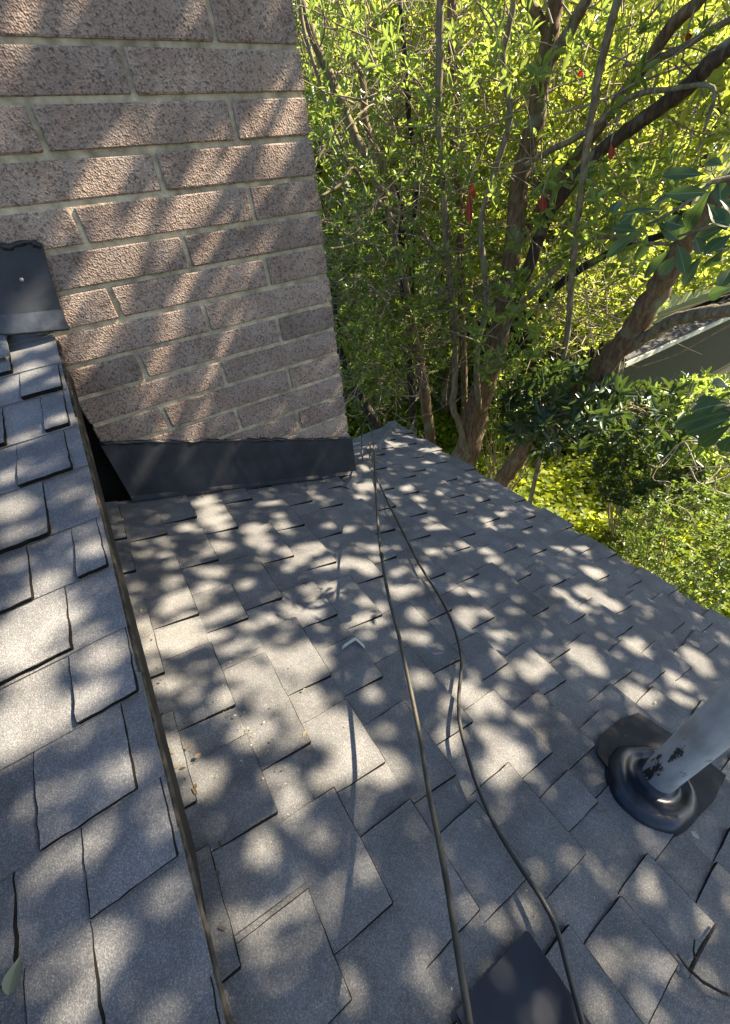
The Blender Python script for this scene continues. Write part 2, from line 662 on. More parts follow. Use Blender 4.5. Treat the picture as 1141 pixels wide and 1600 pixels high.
upper_roof = empty('upper_roof', ur(0.8, -0.3, -0.02))
tag(upper_roof, 'higher grey shingled roof whose raking edge overhangs the lower roof', 'roof', kind='structure')
CX0_ = -0.172
UC = [(-0.02, []),
      (0.135, [(-0.52, -0.126), (-0.95, -0.62)]),
      (0.272, [(-0.113, -0.006), (-0.44, -0.25)]),
      (0.437, [(-0.071, -0.010), (-0.40, -0.164)]),
      (0.600, [(-0.150, -0.027), (-0.5, -0.27)]),
      (0.775, [(-0.30, -0.100), (-0.62, -0.42)]),
      (0.925, [(-0.063, 0.0), (-0.36, -0.15), (-0.7, -0.5)]),
      (1.080, [(-0.33, -0.095), (-0.7, -0.45)]),
      (1.226, [(-0.108, 0.0), (-0.45, -0.24)]),
      (1.382, [(-0.186, -0.036), (-0.50, -0.30)]),
      (1.510, [(-0.132, 0.0), (-0.40, -0.228)]),
      (1.665, [(-0.226, -0.136), (-0.55, -0.33)]),
      (1.82, [(-0.12, 0.0), (-0.42, -0.2)]),
      (1.97, [(-0.3, -0.06), (-0.62, -0.4)])]
prev = -0.16
for ci, (R, tabs) in enumerate(UC):
    s0 = prev
    hb = lambda s, s0=s0, R=R: -0.0044 + 0.0052 * (s - s0) / (R - s0)
    ht = lambda s, s0=s0, R=R: -0.0035 + 0.0132 * (s - s0) / (R - s0)
    a1 = 0.004 + rnd.uniform(-0.003, 0.003)
    for (al, ar_) in ((-0.52 + rnd.uniform(-.1, .1), a1), (-1.5, None)):
        if ar_ is None:
            ar_ = lastal - 0.0015
        lastal = al
        poly = tab_outline(s0 - 0.04, R + rnd.uniform(-0.003, 0.003), al, ar_, 0.0012, step=0.05)
        pv = prism(poly, hb, 0.0042, ur)
        mesh_obj('shingle', pv[0], pv[1], M_SU, upper_roof)
    for (al, ar_) in tabs:
        poly = tab_outline(s0 - 0.025, R + rnd.uniform(-0.003, 0.003), al, ar_, 0.0014, rnd.uniform(-0.003, 0.005), 0.018)
        lift = rnd.uniform(0.0, 0.004)
        pv = tab_prism(poly, lambda s, l=lift, s0=s0, R=R: ht(s) + l * max(0, (s - s0) / (R - s0)), lambda s: hb(s) - .0006, ur, .0017)
        edged(mesh_obj('shingle_tab', pv[0], pv[1], M_SU, upper_roof))
    prev = R
poly = [(-0.03, -2.2), (-0.03, -0.012), (2.02, -0.012), (2.02, -2.2)]
pv = prism(poly, lambda s: -0.017, 0.035, ur)
mesh_obj('roof_deck', pv[0], pv[1], M_DARK, upper_roof)
# weathered metal drip edge down the rake
ds = np.linspace(0.0, 2.0, 60)
V, F = [], []
for s in ds:
    o = rnd.uniform(-0.0015, 0.0015)
    V += [ur(s, -0.03, -0.0135), ur(s, 0.007 + o, -0.0135 + o), ur(s, 0.0080 + o, -0.027 + o), ur(s, 0.004 + o, -0.0275), ur(s, 0.003, -0.0165), ur(s, -0.03, -0.0165)]
n = len(ds)
for i in range(n - 1):
    for q in range(6):
        a, b = i * 6 + q, i * 6 + (q + 1) % 6
        F.append((a, a + 6, b + 6, b))
F += [tuple(range(6)), tuple(reversed(range((n - 1) * 6, n * 6)))]
mesh_obj('drip_edge', V, F, M_DRIP, upper_roof)
# rake board below it and the gable wall behind
V = [ur(0.03, -0.012, -0.030), ur(2.0, -0.012, -0.030), ur(2.0, -0.012, -0.14), ur(0.03, -0.012, -0.14)]
V += [v - UE * 0.02 for v in V]
mesh_obj('rake_board', V, [(0, 1, 2, 3), (7, 6, 5, 4), (0, 4, 5, 1), (1, 5, 6, 2), (2, 6, 7, 3), (3, 7, 4, 0)], M_DARK, upper_roof)
g = mesh_obj('gable_wall', *join_vf([box_vf((-0.499, 1.96, W - 1.25), (CX0_ + 0.01, 2.06, W - 0.33)), box_vf((-0.62, -1.2, W - 1.25), (-0.50, 5.5, W - 0.34))]), M_DARK)  # near-black colour stands in for deep shade; short return added to fill the gap
tag(g, 'gable wall with painted-in shade in the deep gap under the raking roof edge', 'wall', kind='structure')
# far side of the ridge and its cap pieces
mesh_obj('back_slope', [ur(-0.03, -2.2, -0.02), ur(-0.03, -0.2, -0.02), ur(-0.03, -0.2, -0.02) + np.array([0, 1.6, -0.62]), ur(-0.03, -2.2, -0.02) + np.array([0, 1.6, -0.62]),
                        ur(-0.03, -2.2, -0.05), ur(-0.03, -0.2, -0.05), ur(-0.03, -0.2, -0.05) + np.array([0, 1.6, -0.62]), ur(-0.03, -2.2, -0.05) + np.array([0, 1.6, -0.62])],
         [(0, 1, 2, 3), (7, 6, 5, 4), (0, 4, 5, 1), (1, 5, 6, 2), (2, 6, 7, 3), (3, 7, 4, 0)], M_SU, upper_roof)
for a_end, up in ((-0.118, 0.030), (-0.33, 0.036), (-0.55, 0.034), (-0.77, 0.034)):
    V = []
    for da in (0.0, -0.26):
        z = up - (0.012 if da else 0)
        for (b, h) in ((0.075, 0.0), (0.03, 0.004), (0.0, 0.006), (-0.03, 0.0), (-0.09, -0.025)):
            V.append(ur(b, a_end + da, z + h))
    V2 = [v - UN * 0.009 for v in V]
    F = [(i, i + 1, i + 6, i + 5) for i in range(4)] + [(i + 10, i + 15, i + 16, i + 11) for i in range(4)]
    F += [(i, i + 10, i + 11, i + 1) for i in range(4)] + [(5 + i, 6 + i, 16 + i, 15 + i) for i in range(4)]
    F += [(0, 5, 15, 10), (4, 14, 19, 9)]
    mesh_obj('ridge_cap', V + V2, F, M_SU, upper_roof)

# ------------------------------------------------------------------ chimney
CX0, CX1, CDEP = -0.172, 0.930, 0.56
CH = 0.1092
chimney = empty('chimney', (0.38, CY + CDEP / 2, W - 1.35))
tag(chimney, 'square chimney of rough pinkish brown brick rising beside the roof', 'chimney')
J = 0.0082
core = box_vf((CX0 + 0.0065, CY + 0.0075, W - 1.6), (CX1 - 0.0065, CY + CDEP - 0.0065, W + 0.95))
mesh_obj('mortar', core[0], core[1], M_MORTAR, chimney)


def brick(lo, hi):
    """a brick with worn, chamfered edges and a slightly uneven face"""
    c = 0.0032
    V, F = [], []
    x0, y0, z0 = lo
    x1, y1, z1 = hi
    xs, ys_, zs = (x0, x1), (y0, y1), (z0, z1)
    # 24 chamfer vertices: 3 for each corner
    idx = {}
    for ix in (0, 1):
        for iy in (0, 1):
            for iz in (0, 1):
                sx, sy, sz = (1 if ix else -1), (1 if iy else -1), (1 if iz else -1)
                p = (xs[ix], ys_[iy], zs[iz])
                jj = lambda: rnd.uniform(-0.0028, 0.0028)
                cc = c * rnd.uniform(0.6, 1.5)
                idx[ix, iy, iz] = len(V)
                V.append((p[0] + jj() * .4, p[1] - sy * cc, p[2] - sz * cc))      # on x face
                V.append((p[0] - sx * cc, p[1] + jj() * .4, p[2] - sz * cc))      # on y face
                V.append((p[0] - sx * cc, p[1] - sy * cc, p[2] + jj() * .6))      # on z face
    g_ = lambda a, b, d, k: idx[a, b, d] + k
    for ix in (0, 1):
        q = [g_(ix, 0, 0, 0), g_(ix, 1, 0, 0), g_(ix, 1, 1, 0), g_(ix, 0, 1, 0)]
        F.append(tuple(q if ix else reversed(q)))
    for iy in (0, 1):
        q = [g_(0, iy, 0, 1), g_(0, iy, 1, 1), g_(1, iy, 1, 1), g_(1, iy, 0, 1)]
        F.append(tuple(q if iy else reversed(q)))
    for iz in (0, 1):
        q = [g_(0, 0, iz, 2), g_(1, 0, iz, 2), g_(1, 1, iz, 2), g_(0, 1, iz, 2)]
        F.append(tuple(q if iz else reversed(q)))
    for a in (0, 1):
        for b in (0, 1):
            F.append((g_(a, b, 0, 0), g_(a, b, 1, 0), g_(a, b, 1, 1), g_(a, b, 0, 1)))
            F.append((g_(a, 0, b, 0), g_(a, 1, b, 0), g_(a, 1, b, 2), g_(a, 0, b, 2)))
            F.append((g_(0, a, b, 1), g_(1, a, b, 1), g_(1, a, b, 2), g_(0, a, b, 2)))
    for k_ in idx.values():
        F.append((k_, k_ + 1, k_ + 2))
    o = mesh_obj('brick', V, F, M_BRICK, chimney)
    return o


CYB = CY + CDEP
for row in range(-5, 16):
    zb = W + 0.3459 - CH * row + 0.004
    zt = zb + CH - 0.0165
    jz = rnd.uniform(-0.001, 0.001)
    zb += jz
    zt += jz
    odd = row % 2 == 0
    off = lambda: rnd.uniform(-0.0045, 0.003)
    ex = lambda x: x + rnd.uniform(-0.003, 0.003)
    if odd:
        a, b = ex(0.085), ex(0.655)
        rows = [((CX0, CY + off(), zb), (a - J, CYB - 0.006, zt)), ((a + J, CY + off(), zb), (b - J, CY + 0.27, zt)),
                ((b + J, CY + off(), zb), (CX1 + off(), CYB - 0.006, zt)), ((a + J, CY + 0.285, zb), (b - J, CYB, zt))]
    else:
        a = ex(0.372)
        rows = [((CX0, CY + off(), zb), (a - J, CY + 0.27, zt)), ((a + J, CY + off(), zb), (CX1 + off(), CY + 0.27, zt)),
                ((CX0, CY + 0.285, zb), (a - J, CYB, zt)), ((a + J, CY + 0.285, zb), (CX1 + off(), CYB, zt))]
    for lo, hi in rows:
        # only where some of it stands above the roof and flashing
        zroof = lr(hi[0] / math.cos(TH), CY, 0)[2]
        if hi[2] < zroof + 0.02: continue
        brick(lo, hi)

# flashing round the foot of the chimney
top_l, top_r = at_y(160, 690, CY), at_y(551, 683, CY)
n = 44
V, F = [], []
for i in range(n + 1):
    t = i / n
    x = CX0 - 0.004 + (CX1 + 0.010 - CX0) * t
    zt = top_l[2] + (top_r[2] - top_l[2]) * t + rnd.uniform(-0.003, 0.003)
    zr = lr(x / math.cos(TH), CY, 0)[2]
    y0 = CY - 0.014 + 0.002 * math.sin(t * 23)
    V += [(x, y0, zt), (x, y0 - 0.002 + rnd.uniform(-.001, .001), (zt + zr) / 2), (x, y0 - 0.004, zr + 0.028), (x, y0 - 0.024, zr + 0.016)]
    V += [(x, y0 + 0.011, zt + 0.001), (x, y0 + 0.010, (zt + zr) / 2), (x, y0 + 0.008, zr + 0.026), (x, y0 - 0.024, zr + 0.0125)]
for i in range(n):
    a, b = i * 8, (i + 1) * 8
    for k in range(3):
        F.append((a + k, a + k + 1, b + k + 1, b + k))
        F.append((a + 4 + k, b + 4 + k, b + 5 + k, a + 5 + k))
    F.append((a, b, b + 4, a + 4))
    F.append((a + 3, a + 7, b + 7, b + 3))
F += [(0, 4, 5, 1), (1, 5, 6, 2), (2, 6, 7, 3)]
b = n * 8
F += [(b, b + 1, b + 5, b + 4), (b + 1, b + 2, b + 6, b + 5), (b + 2, b + 3, b + 7, b + 6)]
fl = mesh_obj('base_flashing', V, F, M_FLASH, chimney, False)
# its return round the right-hand corner
zr = lr(CX1 / math.cos(TH), CY, 0)[2]
V, F = box_vf((CX1 + 0.001, CY - 0.012, zr - 0.02), (CX1 + 0.011, CY + 0.5, top_r[2] - 0.004))
mesh_obj('flashing_return', V, F, M_FLASH, fl)
# ragged tar bead along the top edge
pts, rad = [], []
for i in range(64):
    t = i / 63
    pts.append((CX0 - 0.002 + (CX1 + 0.006 - CX0) * t, CY - 0.009 + rnd.uniform(-.003, .002), top_l[2] + (top_r[2] - top_l[2]) * t + rnd.uniform(-.003, .004) + 0.001))
    rad.append(rnd.uniform(0.005, 0.010))
mesh_obj('tar_bead', *tube_vf(pts, rad, 7, 0.3), M_TAR, fl, True)

# black flashing where the ridge runs into the chimney
rf = empty('ridge_flashing', at_y(60, 450, CY - 0.02))
tag(rf, 'black tarred metal flashing bridging the ridge and the brick chimney', 'flashing')
front = [at_y(-60, 522, 1.715), at_y(24, 522, 1.715), at_y(70, 518, 1.72), at_y(108, 514, 1.735)]
fold = [at_y(-60, 455, CY - 0.03), at_y(12, 456, CY - 0.03), at_y(45, 452, CY - 0.028), at_y(84, 447, CY - 0.024)]
topr = [at_y(-60, 384, CY - 0.012), at_y(0, 383, CY - 0.012), at_y(30, 377, CY - 0.011), at_y(66, 381, CY - 0.010)]
rows = [front]
for t in (0.35, 0.7):
    rows.append([a * (1 - t) + b * t + np.array([0, 0, 0.006 * math.sin(t * 3)]) for a, b in zip(front, fold)])
rows.append(fold)
for t in (0.3, 0.65):
    rows.append([a * (1 - t) + b * t + rng.normal(0, 0.0015, 3) for a, b in zip(fold, topr)])
rows.append(topr)
V = [p for r in rows for p in r]
m_ = len(V)
V = V + [p + np.array([0, 0.004, -0.004]) for p in V]
F = []
for i in range(len(rows) - 1):
    for k in range(3):
        a = i * 4 + k
        F.append((a, a + 1, a + 5, a + 4))
        F.append((a + m_, a + 4 + m_, a + 5 + m_, a + 1 + m_))
    F.append((i * 4 + 3, i * 4 + 3 + m_, i * 4 + 7 + m_, i * 4 + 7))
    F.append((i * 4, i * 4 + 4, i * 4 + 4 + m_, i * 4 + m_))
for k in range(3):
    F.append((k, k + m_, k + 1 + m_, k + 1))
    q = (len(rows) - 1) * 4 + k
    F.append((q, q + 1, q + 1 + m_, q + m_))
sheet = mesh_obj('sheet', V, F, M_FLASH, rf, False)
flap = []
for t in (-0.04, 0.2, 0.42):
    flap.append([a * (1 - t) + b * t + np.array([0, -0.006, 0.008]) + rng.normal(0, .0006, 3) for a, b in zip(front, fold)])
V = [p for r in flap for p in r]
V = V + [p + np.array([0, 0.003, -0.003]) for p in V]
F = [(i * 4 + k, i * 4 + k + 1, i * 4 + k + 5, i * 4 + k + 4) for i in range(2) for k in range(3)] + [(12 + i * 4 + k, 12 + i * 4 + k + 4, 12 + i * 4 + k + 5, 12 + i * 4 + k + 1) for i in range(2) for k in range(3)]
F += [(k, k + 12, k + 13, k + 1) for k in range(3)] + [(8 + k, 9 + k, 21 + k, 20 + k) for k in range(3)] + [(3, 15, 19, 7), (7, 19, 23, 11), (0, 4, 16, 12), (4, 8, 20, 16)]
mesh_obj('flap', V, F, simple_mat('bluish_flashing', (0.05, 0.058, 0.075), 0.45, 0, 0.4, 30, 0.001, 40, 0.4), rf)  # paler and bluer than the sheet it laps
pts = [at_y(x, y, CY - 0.012) + rng.normal(0, .003, 3) for x, y in ((-60, 386), (-30, 384), (0, 384), (14, 382), (28, 381), (42, 380), (54, 382), (63, 385))]
mesh_obj('tar_bead', *tube_vf(catmull(pts, 3), [rnd.uniform(.005, .011) for _ in range(22)], 7, 0.3), M_TAR, sheet, True)
nail_c = at_y(34, 437, CY - 0.034)
V = [nail_c + np.array([0.006 * math.cos(a), -0.002, 0.006 * math.sin(a)]) for a in np.linspace(0, 2 * math.pi, 9)[:-1]]
V += [v + np.array([0, 0.004, 0]) for v in V] + [nail_c + np.array([0, -0.004, 0])]
mesh_obj('nail_head', V, [(i, (i + 1) % 8, 16) for i in range(8)] + [(i + 8, (i + 1) % 8 + 8, (i + 1) % 8, i) for i in range(8)],
         simple_mat('nail', (0.35, 0.35, 0.34), 0.5, 0.6), sheet, True)

# ------------------------------------------------------------------ vent pipe
M_PIPE = None


def pipe_mat():
    m, nt, b, out = new_mat('weathered_pipe')
    L = nt.links.new
    tc = N(nt, 'ShaderNodeTexCoord')
    mp = N(nt, 'ShaderNodeMapping')
    mp.inputs['Scale'].default_value = (1, 1, 0.3)
    L(tc.outputs['Object'], mp.inputs['Vector'])
    no = N(nt, 'ShaderNodeTexNoise')
    no.inputs['Scale'].default_value = 45.0
    no.inputs['Detail'].default_value = 6.0
    L(mp.outputs[0], no.inputs['Vector'])
    rp = ramp(nt, [(0.25, (0.40, 0.41, 0.40)), (0.5, (0.52, 0.53, 0.52)), (0.75, (0.64, 0.64, 0.62))])
    L(no.outputs[0], rp.inputs[0])
    n2 = N(nt, 'ShaderNodeTexNoise')
    n2.inputs['Scale'].default_value = 17.0
    n2.inputs['Detail'].default_value = 8.0
    n2.inputs['Roughness'].default_value = 0.7
    L(mp.outputs[0], n2.inputs['Vector'])
    fk = ramp(nt, [(0.585, (0, 0, 0)), (0.61, (1, 1, 1))])
    L(n2.outputs[0], fk.inputs[0])
    c = mixc(nt, fk.outputs[0], rp.outputs[0], (0.055, 0.05, 0.045))
    n4 = N(nt, 'ShaderNodeTexNoise')
    n4.inputs['Scale'].default_value = 5.0
    n4.inputs['Detail'].default_value = 7.0
    L(tc.outputs['Object'], n4.inputs['Vector'])
    gm = ramp(nt, [(0.32, (0.62, 0.60, 0.56)), (0.5, (1, 1, 1)), (0.7, (1.12, 1.14, 1.16))])
    L(n4.outputs[0], gm.inputs[0])
    c = mixc(nt, 1.0, c, gm.outputs[0], 'MULTIPLY')
    L(c, b.inputs['Base Color'])
    b.inputs['Roughness'].default_value = 0.6
    bu = N(nt, 'ShaderNodeBump')
    bu.inputs['Strength'].default_value = 0.5
    bu.inputs['Distance'].default_value = 0.002
    bu.invert = True
    L(fk.outputs[0], bu.inputs['Height'])
    L(bu.outputs[0], b.inputs['Normal'])
    return m


PC = np.array([0.742, -0.062, 0])
ps = PC[0] / math.cos(TH)
pbase = lr(ps, PC[1], 0)
vent = empty('vent_pipe', pbase)
tag(vent, 'pale grey vent pipe with flaking paint standing in a black boot', 'pipe')
PR = 0.0375
zs = np.linspace(-0.06, 0.62, 18)
ringV, ringF = tube_vf([pbase + np.array([0, 0, z]) for z in zs], PR, 40)
# open top with an inner wall
iv, iff = tube_vf([pbase + np.array([0, 0, z]) for z in (0.62, 0.30)], PR - 0.004, 40, cap=False)
ringF = ringF[:-1]
nb = len(ringV)
V = list(ringV) + list(iv)
F = list(ringF) + [tuple(i + nb for i in reversed(f)) for f in iff]
top0 = 17 * 40
F += [(top0 + k, top0 + (k + 1) % 40, nb + (k + 1) % 40, nb + k) for k in range(40)]
mesh_obj('pipe', V, F, pipe_mat(), vent, True)
# soft boot: a rounded, slumped collar on the slope
M_BOOT = simple_mat('rubber_boot', (0.013, 0.018, 0.030), 0.33, 0.0, 0.5, 22, 0.0022, 40, 0.5)
prof = [(0.036, 0.026), (0.041, 0.030), (0.046, 0.027), (0.052, 0.016), (0.062, 0.011), (0.072, 0.013), (0.080, 0.020), (0.091, 0.026), (0.103, 0.024), (0.113, 0.016), (0.121, 0.005), (0.124, -0.006)]
V, F = [], []
SG = 56
for rr, hh in prof:
    for k in range(SG):
        a = 2 * math.pi * k / SG
        bulge = 1 + 0.05 * math.cos(a * 2 + 0.6) + 0.018 * math.sin(a * 5) + 0.008 * math.sin(a * 9 + 2)
        q = rr * (bulge if rr > 0.06 else 1)
        hj = hh * (1 + 0.12 * math.sin(a * 3 + 1) + .02 * math.sin(a * 8)) if rr > 0.06 else hh
        V.append(lr(ps - 0.026 * min(1, max(0, (rr - .05) / .05)), PC[1], 0) + RD * math.cos(a) * q + RY * math.sin(a) * q * 0.86 + RN * (hj + 0.006))
for i in range(len(prof) - 1):
    for k in range(SG):
        F.append((i * SG + k, i * SG + (k + 1) % SG, (i + 1) * SG + (k + 1) % SG, (i + 1) * SG + k))
mesh_obj('boot_collar', V, F, M_BOOT, vent, True)
# base plate with clipped corners, slipped under the course above
pl = [(0.905, 0.060), (0.935, -0.06), (0.938, -0.165), (0.82, -0.170), (0.70, -0.158), (0.655, -0.11), (0.640, -0.02), (0.660, 0.060), (0.72, 0.082), (0.82, 0.080)]
poly = [(x / math.cos(TH), y) for x, y in pl]
pv = prism(poly, lambda s: 0.0125, 0.003, lr)
mesh_obj('base_plate', pv[0], pv[1], simple_mat('plate_lead', (0.017, 0.019, 0.024), 0.65, 0, 0.4, 18, 0.0015, 30, 0.2), vent)

# dark sheet of flashing let into the shingles at the feet
poly = []
c = (0.209 / math.cos(TH), -0.053)
for a in np.linspace(0, math.pi / 2, 5):
    poly.append((c[0] - 0.008 + 0.008 * math.sin(a) * 1.0, c[1] - 0.008 + 0.008 * math.cos(a)))
poly = [(0.03, -0.051), (0.12, -0.051)] + poly + [(0.2185, -0.20), (0.2185, -0.42), (0.03, -0.42)]
pv = prism(poly, lambda s: 0.0155, 0.003, lr)
sp = mesh_obj('flashing_sheet', pv[0], pv[1], simple_mat('navy_flashing', (0.016, 0.021, 0.034), 0.6, 0, 0.25, 6, 0.0012, 20, 0.25))
tag(sp, 'smooth dark navy metal sheet let into the shingles between the cables', 'flashing')

# ------------------------------------------------------------------ cables
M_CABLE = simple_mat('grey_cable', (0.060, 0.055, 0.040), 0.5, 0, 0.4, 25, 0.0008, 160)
M_CABLE2 = simple_mat('black_cable', (0.040, 0.038, 0.032), 0.5, 0, 0.4, 25, 0.0008, 160)


def roof_h(px, py, h):
    return at_plane(px, py, RN, -1.0 + h)


c1 = [roof_h(567, 722, 0.012), roof_h(565, 690, 0.08), roof_h(568, 668, 0.16), roof_h(575, 664, 0.19), roof_h(582, 680, 0.19), roof_h(585, 715, 0.19), roof_h(587, 760, 0.20), roof_h(591, 820, 0.203),
      roof_h(595, 860, 0.203), roof_h(606, 925, 0.20), roof_h(625, 1000, 0.198), roof_h(652, 1128, 0.185), roof_h(668, 1226, 0.195),
      roof_h(685, 1310, 0.21), roof_h(700, 1390, 0.226), roof_h(716, 1490, 0.24), roof_h(733, 1593, 0.25), roof_h(745, 1680, 0.26), roof_h(756, 1790, 0.27)]
w1 = mesh_obj('cable', *tube_vf(catmull(c1, 6), 0.0050, 10), M_CABLE, None, True)
tag(w1, 'taut grey cable looped beside the chimney and strung above the lower roof', 'cable')
c2 = [(577, 690), (583, 722), (590, 748), (603, 778), (630, 832), (658, 886), (688, 934), (708, 976), (721, 1028), (717, 1088), (719, 1132), (733, 1188), (751, 1240),
      (775, 1292), (810, 1350), (845, 1402), (870, 1452), (889, 1520), (911, 1600), (935, 1690)]
c2 = [roof_h(x, y, 0.030 if y < 1000 else 0.024 + 0.02 * abs(math.sin(y * .012))) for x, y in c2]
w2 = mesh_obj('cable', *tube_vf(catmull(c2, 6), 0.0050, 10), M_CABLE2, None, True)
tag(w2, 'dark cable lying in loose bends on the shingles right of the taut cable', 'cable')
# splice on the taut cable
q = [roof_h(596, 865, 0.203), roof_h(597, 872, 0.203)]
mesh_obj('splice', *tube_vf(q, 0.0066, 10), simple_mat('tape', (0.02, 0.02, 0.02), 0.6), w1, True)

# ------------------------------------------------------------------ ground
def ground_z(x, y):
    g = 0.0 - 0.16 * max(0.0, min(x, 16) - 4.6) + 0.05 * math.sin(x * 1.3 + y) + 0.04 * math.sin(y * 1.9)
    return g


xs = np.concatenate([np.linspace(-150, -6, 14), np.linspace(-4, 16, 60), np.linspace(20, 220, 16)])
ys_ = np.concatenate([np.linspace(-150, -8, 14), np.linspace(-6, 16, 60), np.linspace(20, 220, 16)])
V = [(x, y, ground_z(x, y) - 0.02) for y in ys_ for x in xs]
nx = len(xs)
F = [(j * nx + i, j * nx + i + 1, (j + 1) * nx + i + 1, (j + 1) * nx + i) for j in range(len(ys_) - 1) for i in range(nx - 1)]
m, nt, b, out = new_mat('garden_soil')
tc = N(nt, 'ShaderNodeTexCoord')
no = N(nt, 'ShaderNodeTexNoise')
no.inputs['Scale'].default_value = 3.0
no.inputs['Detail'].default_value = 8.0
nt.links.new(tc.outputs['Object'], no.inputs['Vector'])
rp = ramp(nt, [(0.35, (0.018, 0.014, 0.009)), (0.55, (0.028, 0.028, 0.012)), (0.7, (0.03, 0.045, 0.014))])
nt.links.new(no.outputs[0], rp.inputs[0])
nt.links.new(rp.outputs[0], b.inputs['Base Color'])
b.inputs['Roughness'].default_value = 0.95
gr = mesh_obj('ground', V, F, m, None, True)
tag(gr, 'dark garden soil falling away beyond the roof edge', 'ground', kind='structure')

# ------------------------------------------------------------------ neighbouring house
nh = empty('neighbour_house', (9.5, 4.5, ground_z(9.5, 4.5)))
tag(nh, 'olive green house with pale eaves half hidden beyond the garden', 'house')
e0 = at_y(980, 570, 3.2)
EZ = e0[2]
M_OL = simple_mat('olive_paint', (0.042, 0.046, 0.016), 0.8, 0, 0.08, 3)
M_OL2 = simple_mat('sunlit_green_paint', (0.30, 0.34, 0.14), 0.8, 0, 0.08, 3)  # lighter green; sunlight on the upper wall is put into the colour
M_TRIM = simple_mat('cream_trim', (0.66, 0.66, 0.52), 0.6, 0, 0.12, 8)
M_NR = granule_mat('far_roofing', (0.04, 0.04, 0.045), (0.07, 0.07, 0.075), (0.12, 0.12, 0.12), 60.0, 0.1)
NX0 = 6.6
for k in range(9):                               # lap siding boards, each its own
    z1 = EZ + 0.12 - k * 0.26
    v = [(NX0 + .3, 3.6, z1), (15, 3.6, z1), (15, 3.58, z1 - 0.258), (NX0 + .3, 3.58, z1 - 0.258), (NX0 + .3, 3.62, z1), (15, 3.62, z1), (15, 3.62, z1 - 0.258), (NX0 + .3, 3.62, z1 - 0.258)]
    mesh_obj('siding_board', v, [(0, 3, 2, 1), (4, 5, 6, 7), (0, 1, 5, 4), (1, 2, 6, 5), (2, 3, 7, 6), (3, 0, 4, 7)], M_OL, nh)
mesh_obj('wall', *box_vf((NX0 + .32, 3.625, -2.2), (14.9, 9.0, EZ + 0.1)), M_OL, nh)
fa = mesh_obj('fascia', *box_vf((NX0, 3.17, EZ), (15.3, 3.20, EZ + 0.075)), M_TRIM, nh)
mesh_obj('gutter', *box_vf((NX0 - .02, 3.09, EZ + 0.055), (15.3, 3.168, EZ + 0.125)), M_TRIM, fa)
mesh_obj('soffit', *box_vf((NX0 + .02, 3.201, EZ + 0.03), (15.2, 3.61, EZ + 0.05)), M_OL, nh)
v = [(NX0, 3.12, EZ + .13), (15.4, 3.12, EZ + .13), (15.4, 3.45, EZ + .20), (NX0, 3.45, EZ + .20)]
v += [(a, b_, c_ + 0.04) for a, b_, c_ in v]
mesh_obj('roof', v, [(3, 2, 1, 0), (4, 5, 6, 7), (0, 1, 5, 4), (1, 2, 6, 5), (2, 3, 7, 6), (3, 0, 4, 7)], M_NR, nh)
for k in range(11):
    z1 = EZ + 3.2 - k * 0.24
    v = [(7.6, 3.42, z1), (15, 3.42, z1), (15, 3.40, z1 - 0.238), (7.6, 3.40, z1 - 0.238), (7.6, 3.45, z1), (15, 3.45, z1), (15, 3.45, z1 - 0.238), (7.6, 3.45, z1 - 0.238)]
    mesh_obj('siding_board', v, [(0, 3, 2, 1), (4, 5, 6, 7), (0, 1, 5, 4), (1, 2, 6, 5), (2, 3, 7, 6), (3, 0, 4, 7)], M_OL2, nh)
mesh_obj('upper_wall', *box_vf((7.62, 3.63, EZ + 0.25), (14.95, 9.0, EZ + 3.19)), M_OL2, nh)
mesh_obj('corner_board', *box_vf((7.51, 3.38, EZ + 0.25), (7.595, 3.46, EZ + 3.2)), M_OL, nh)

# ------------------------------------------------------------------ leaves
def unit(a):
    return a / (np.linalg.norm(a, axis=-1, keepdims=True) + 1e-9)


def leaf_arrays(pos, di, nr, L_, Wd, droop=0.12, fold=0.16):
    di = unit(di)
    sd = unit(np.cross(di, nr))
    nr = np.cross(sd, di)
    L_, Wd = L_[:, None], Wd[:, None]
    v = np.empty((len(pos), 6, 3), dtype=np.float32)
    v[:, 0] = pos
    v[:, 1] = pos + di * L_ * .36 + sd * Wd * .5 + nr * Wd * fold
    v[:, 2] = pos + di * L_ * .74 + sd * Wd * .37 + nr * (Wd * fold - L_ * droop * .5)
    v[:, 3] = pos + di * L_ - nr * L_ * droop
    v[:, 4] = pos + di * L_ * .74 - sd * Wd * .37 + nr * (Wd * fold - L_ * droop * .5)
    v[:, 5] = pos + di * L_ * .36 - sd * Wd * .5 + nr * Wd * fold
    return v


def leaf_obj(name, v, mat, parent):
    n = len(v)
    base = (np.arange(n) * 6)[:, None]
    q = np.concatenate([base + np.array([[0, 1, 2, 3]]), base + np.array([[0, 3, 4, 5]])])
    return quads_obj(name, v.reshape(-1, 3), q, mat, parent)


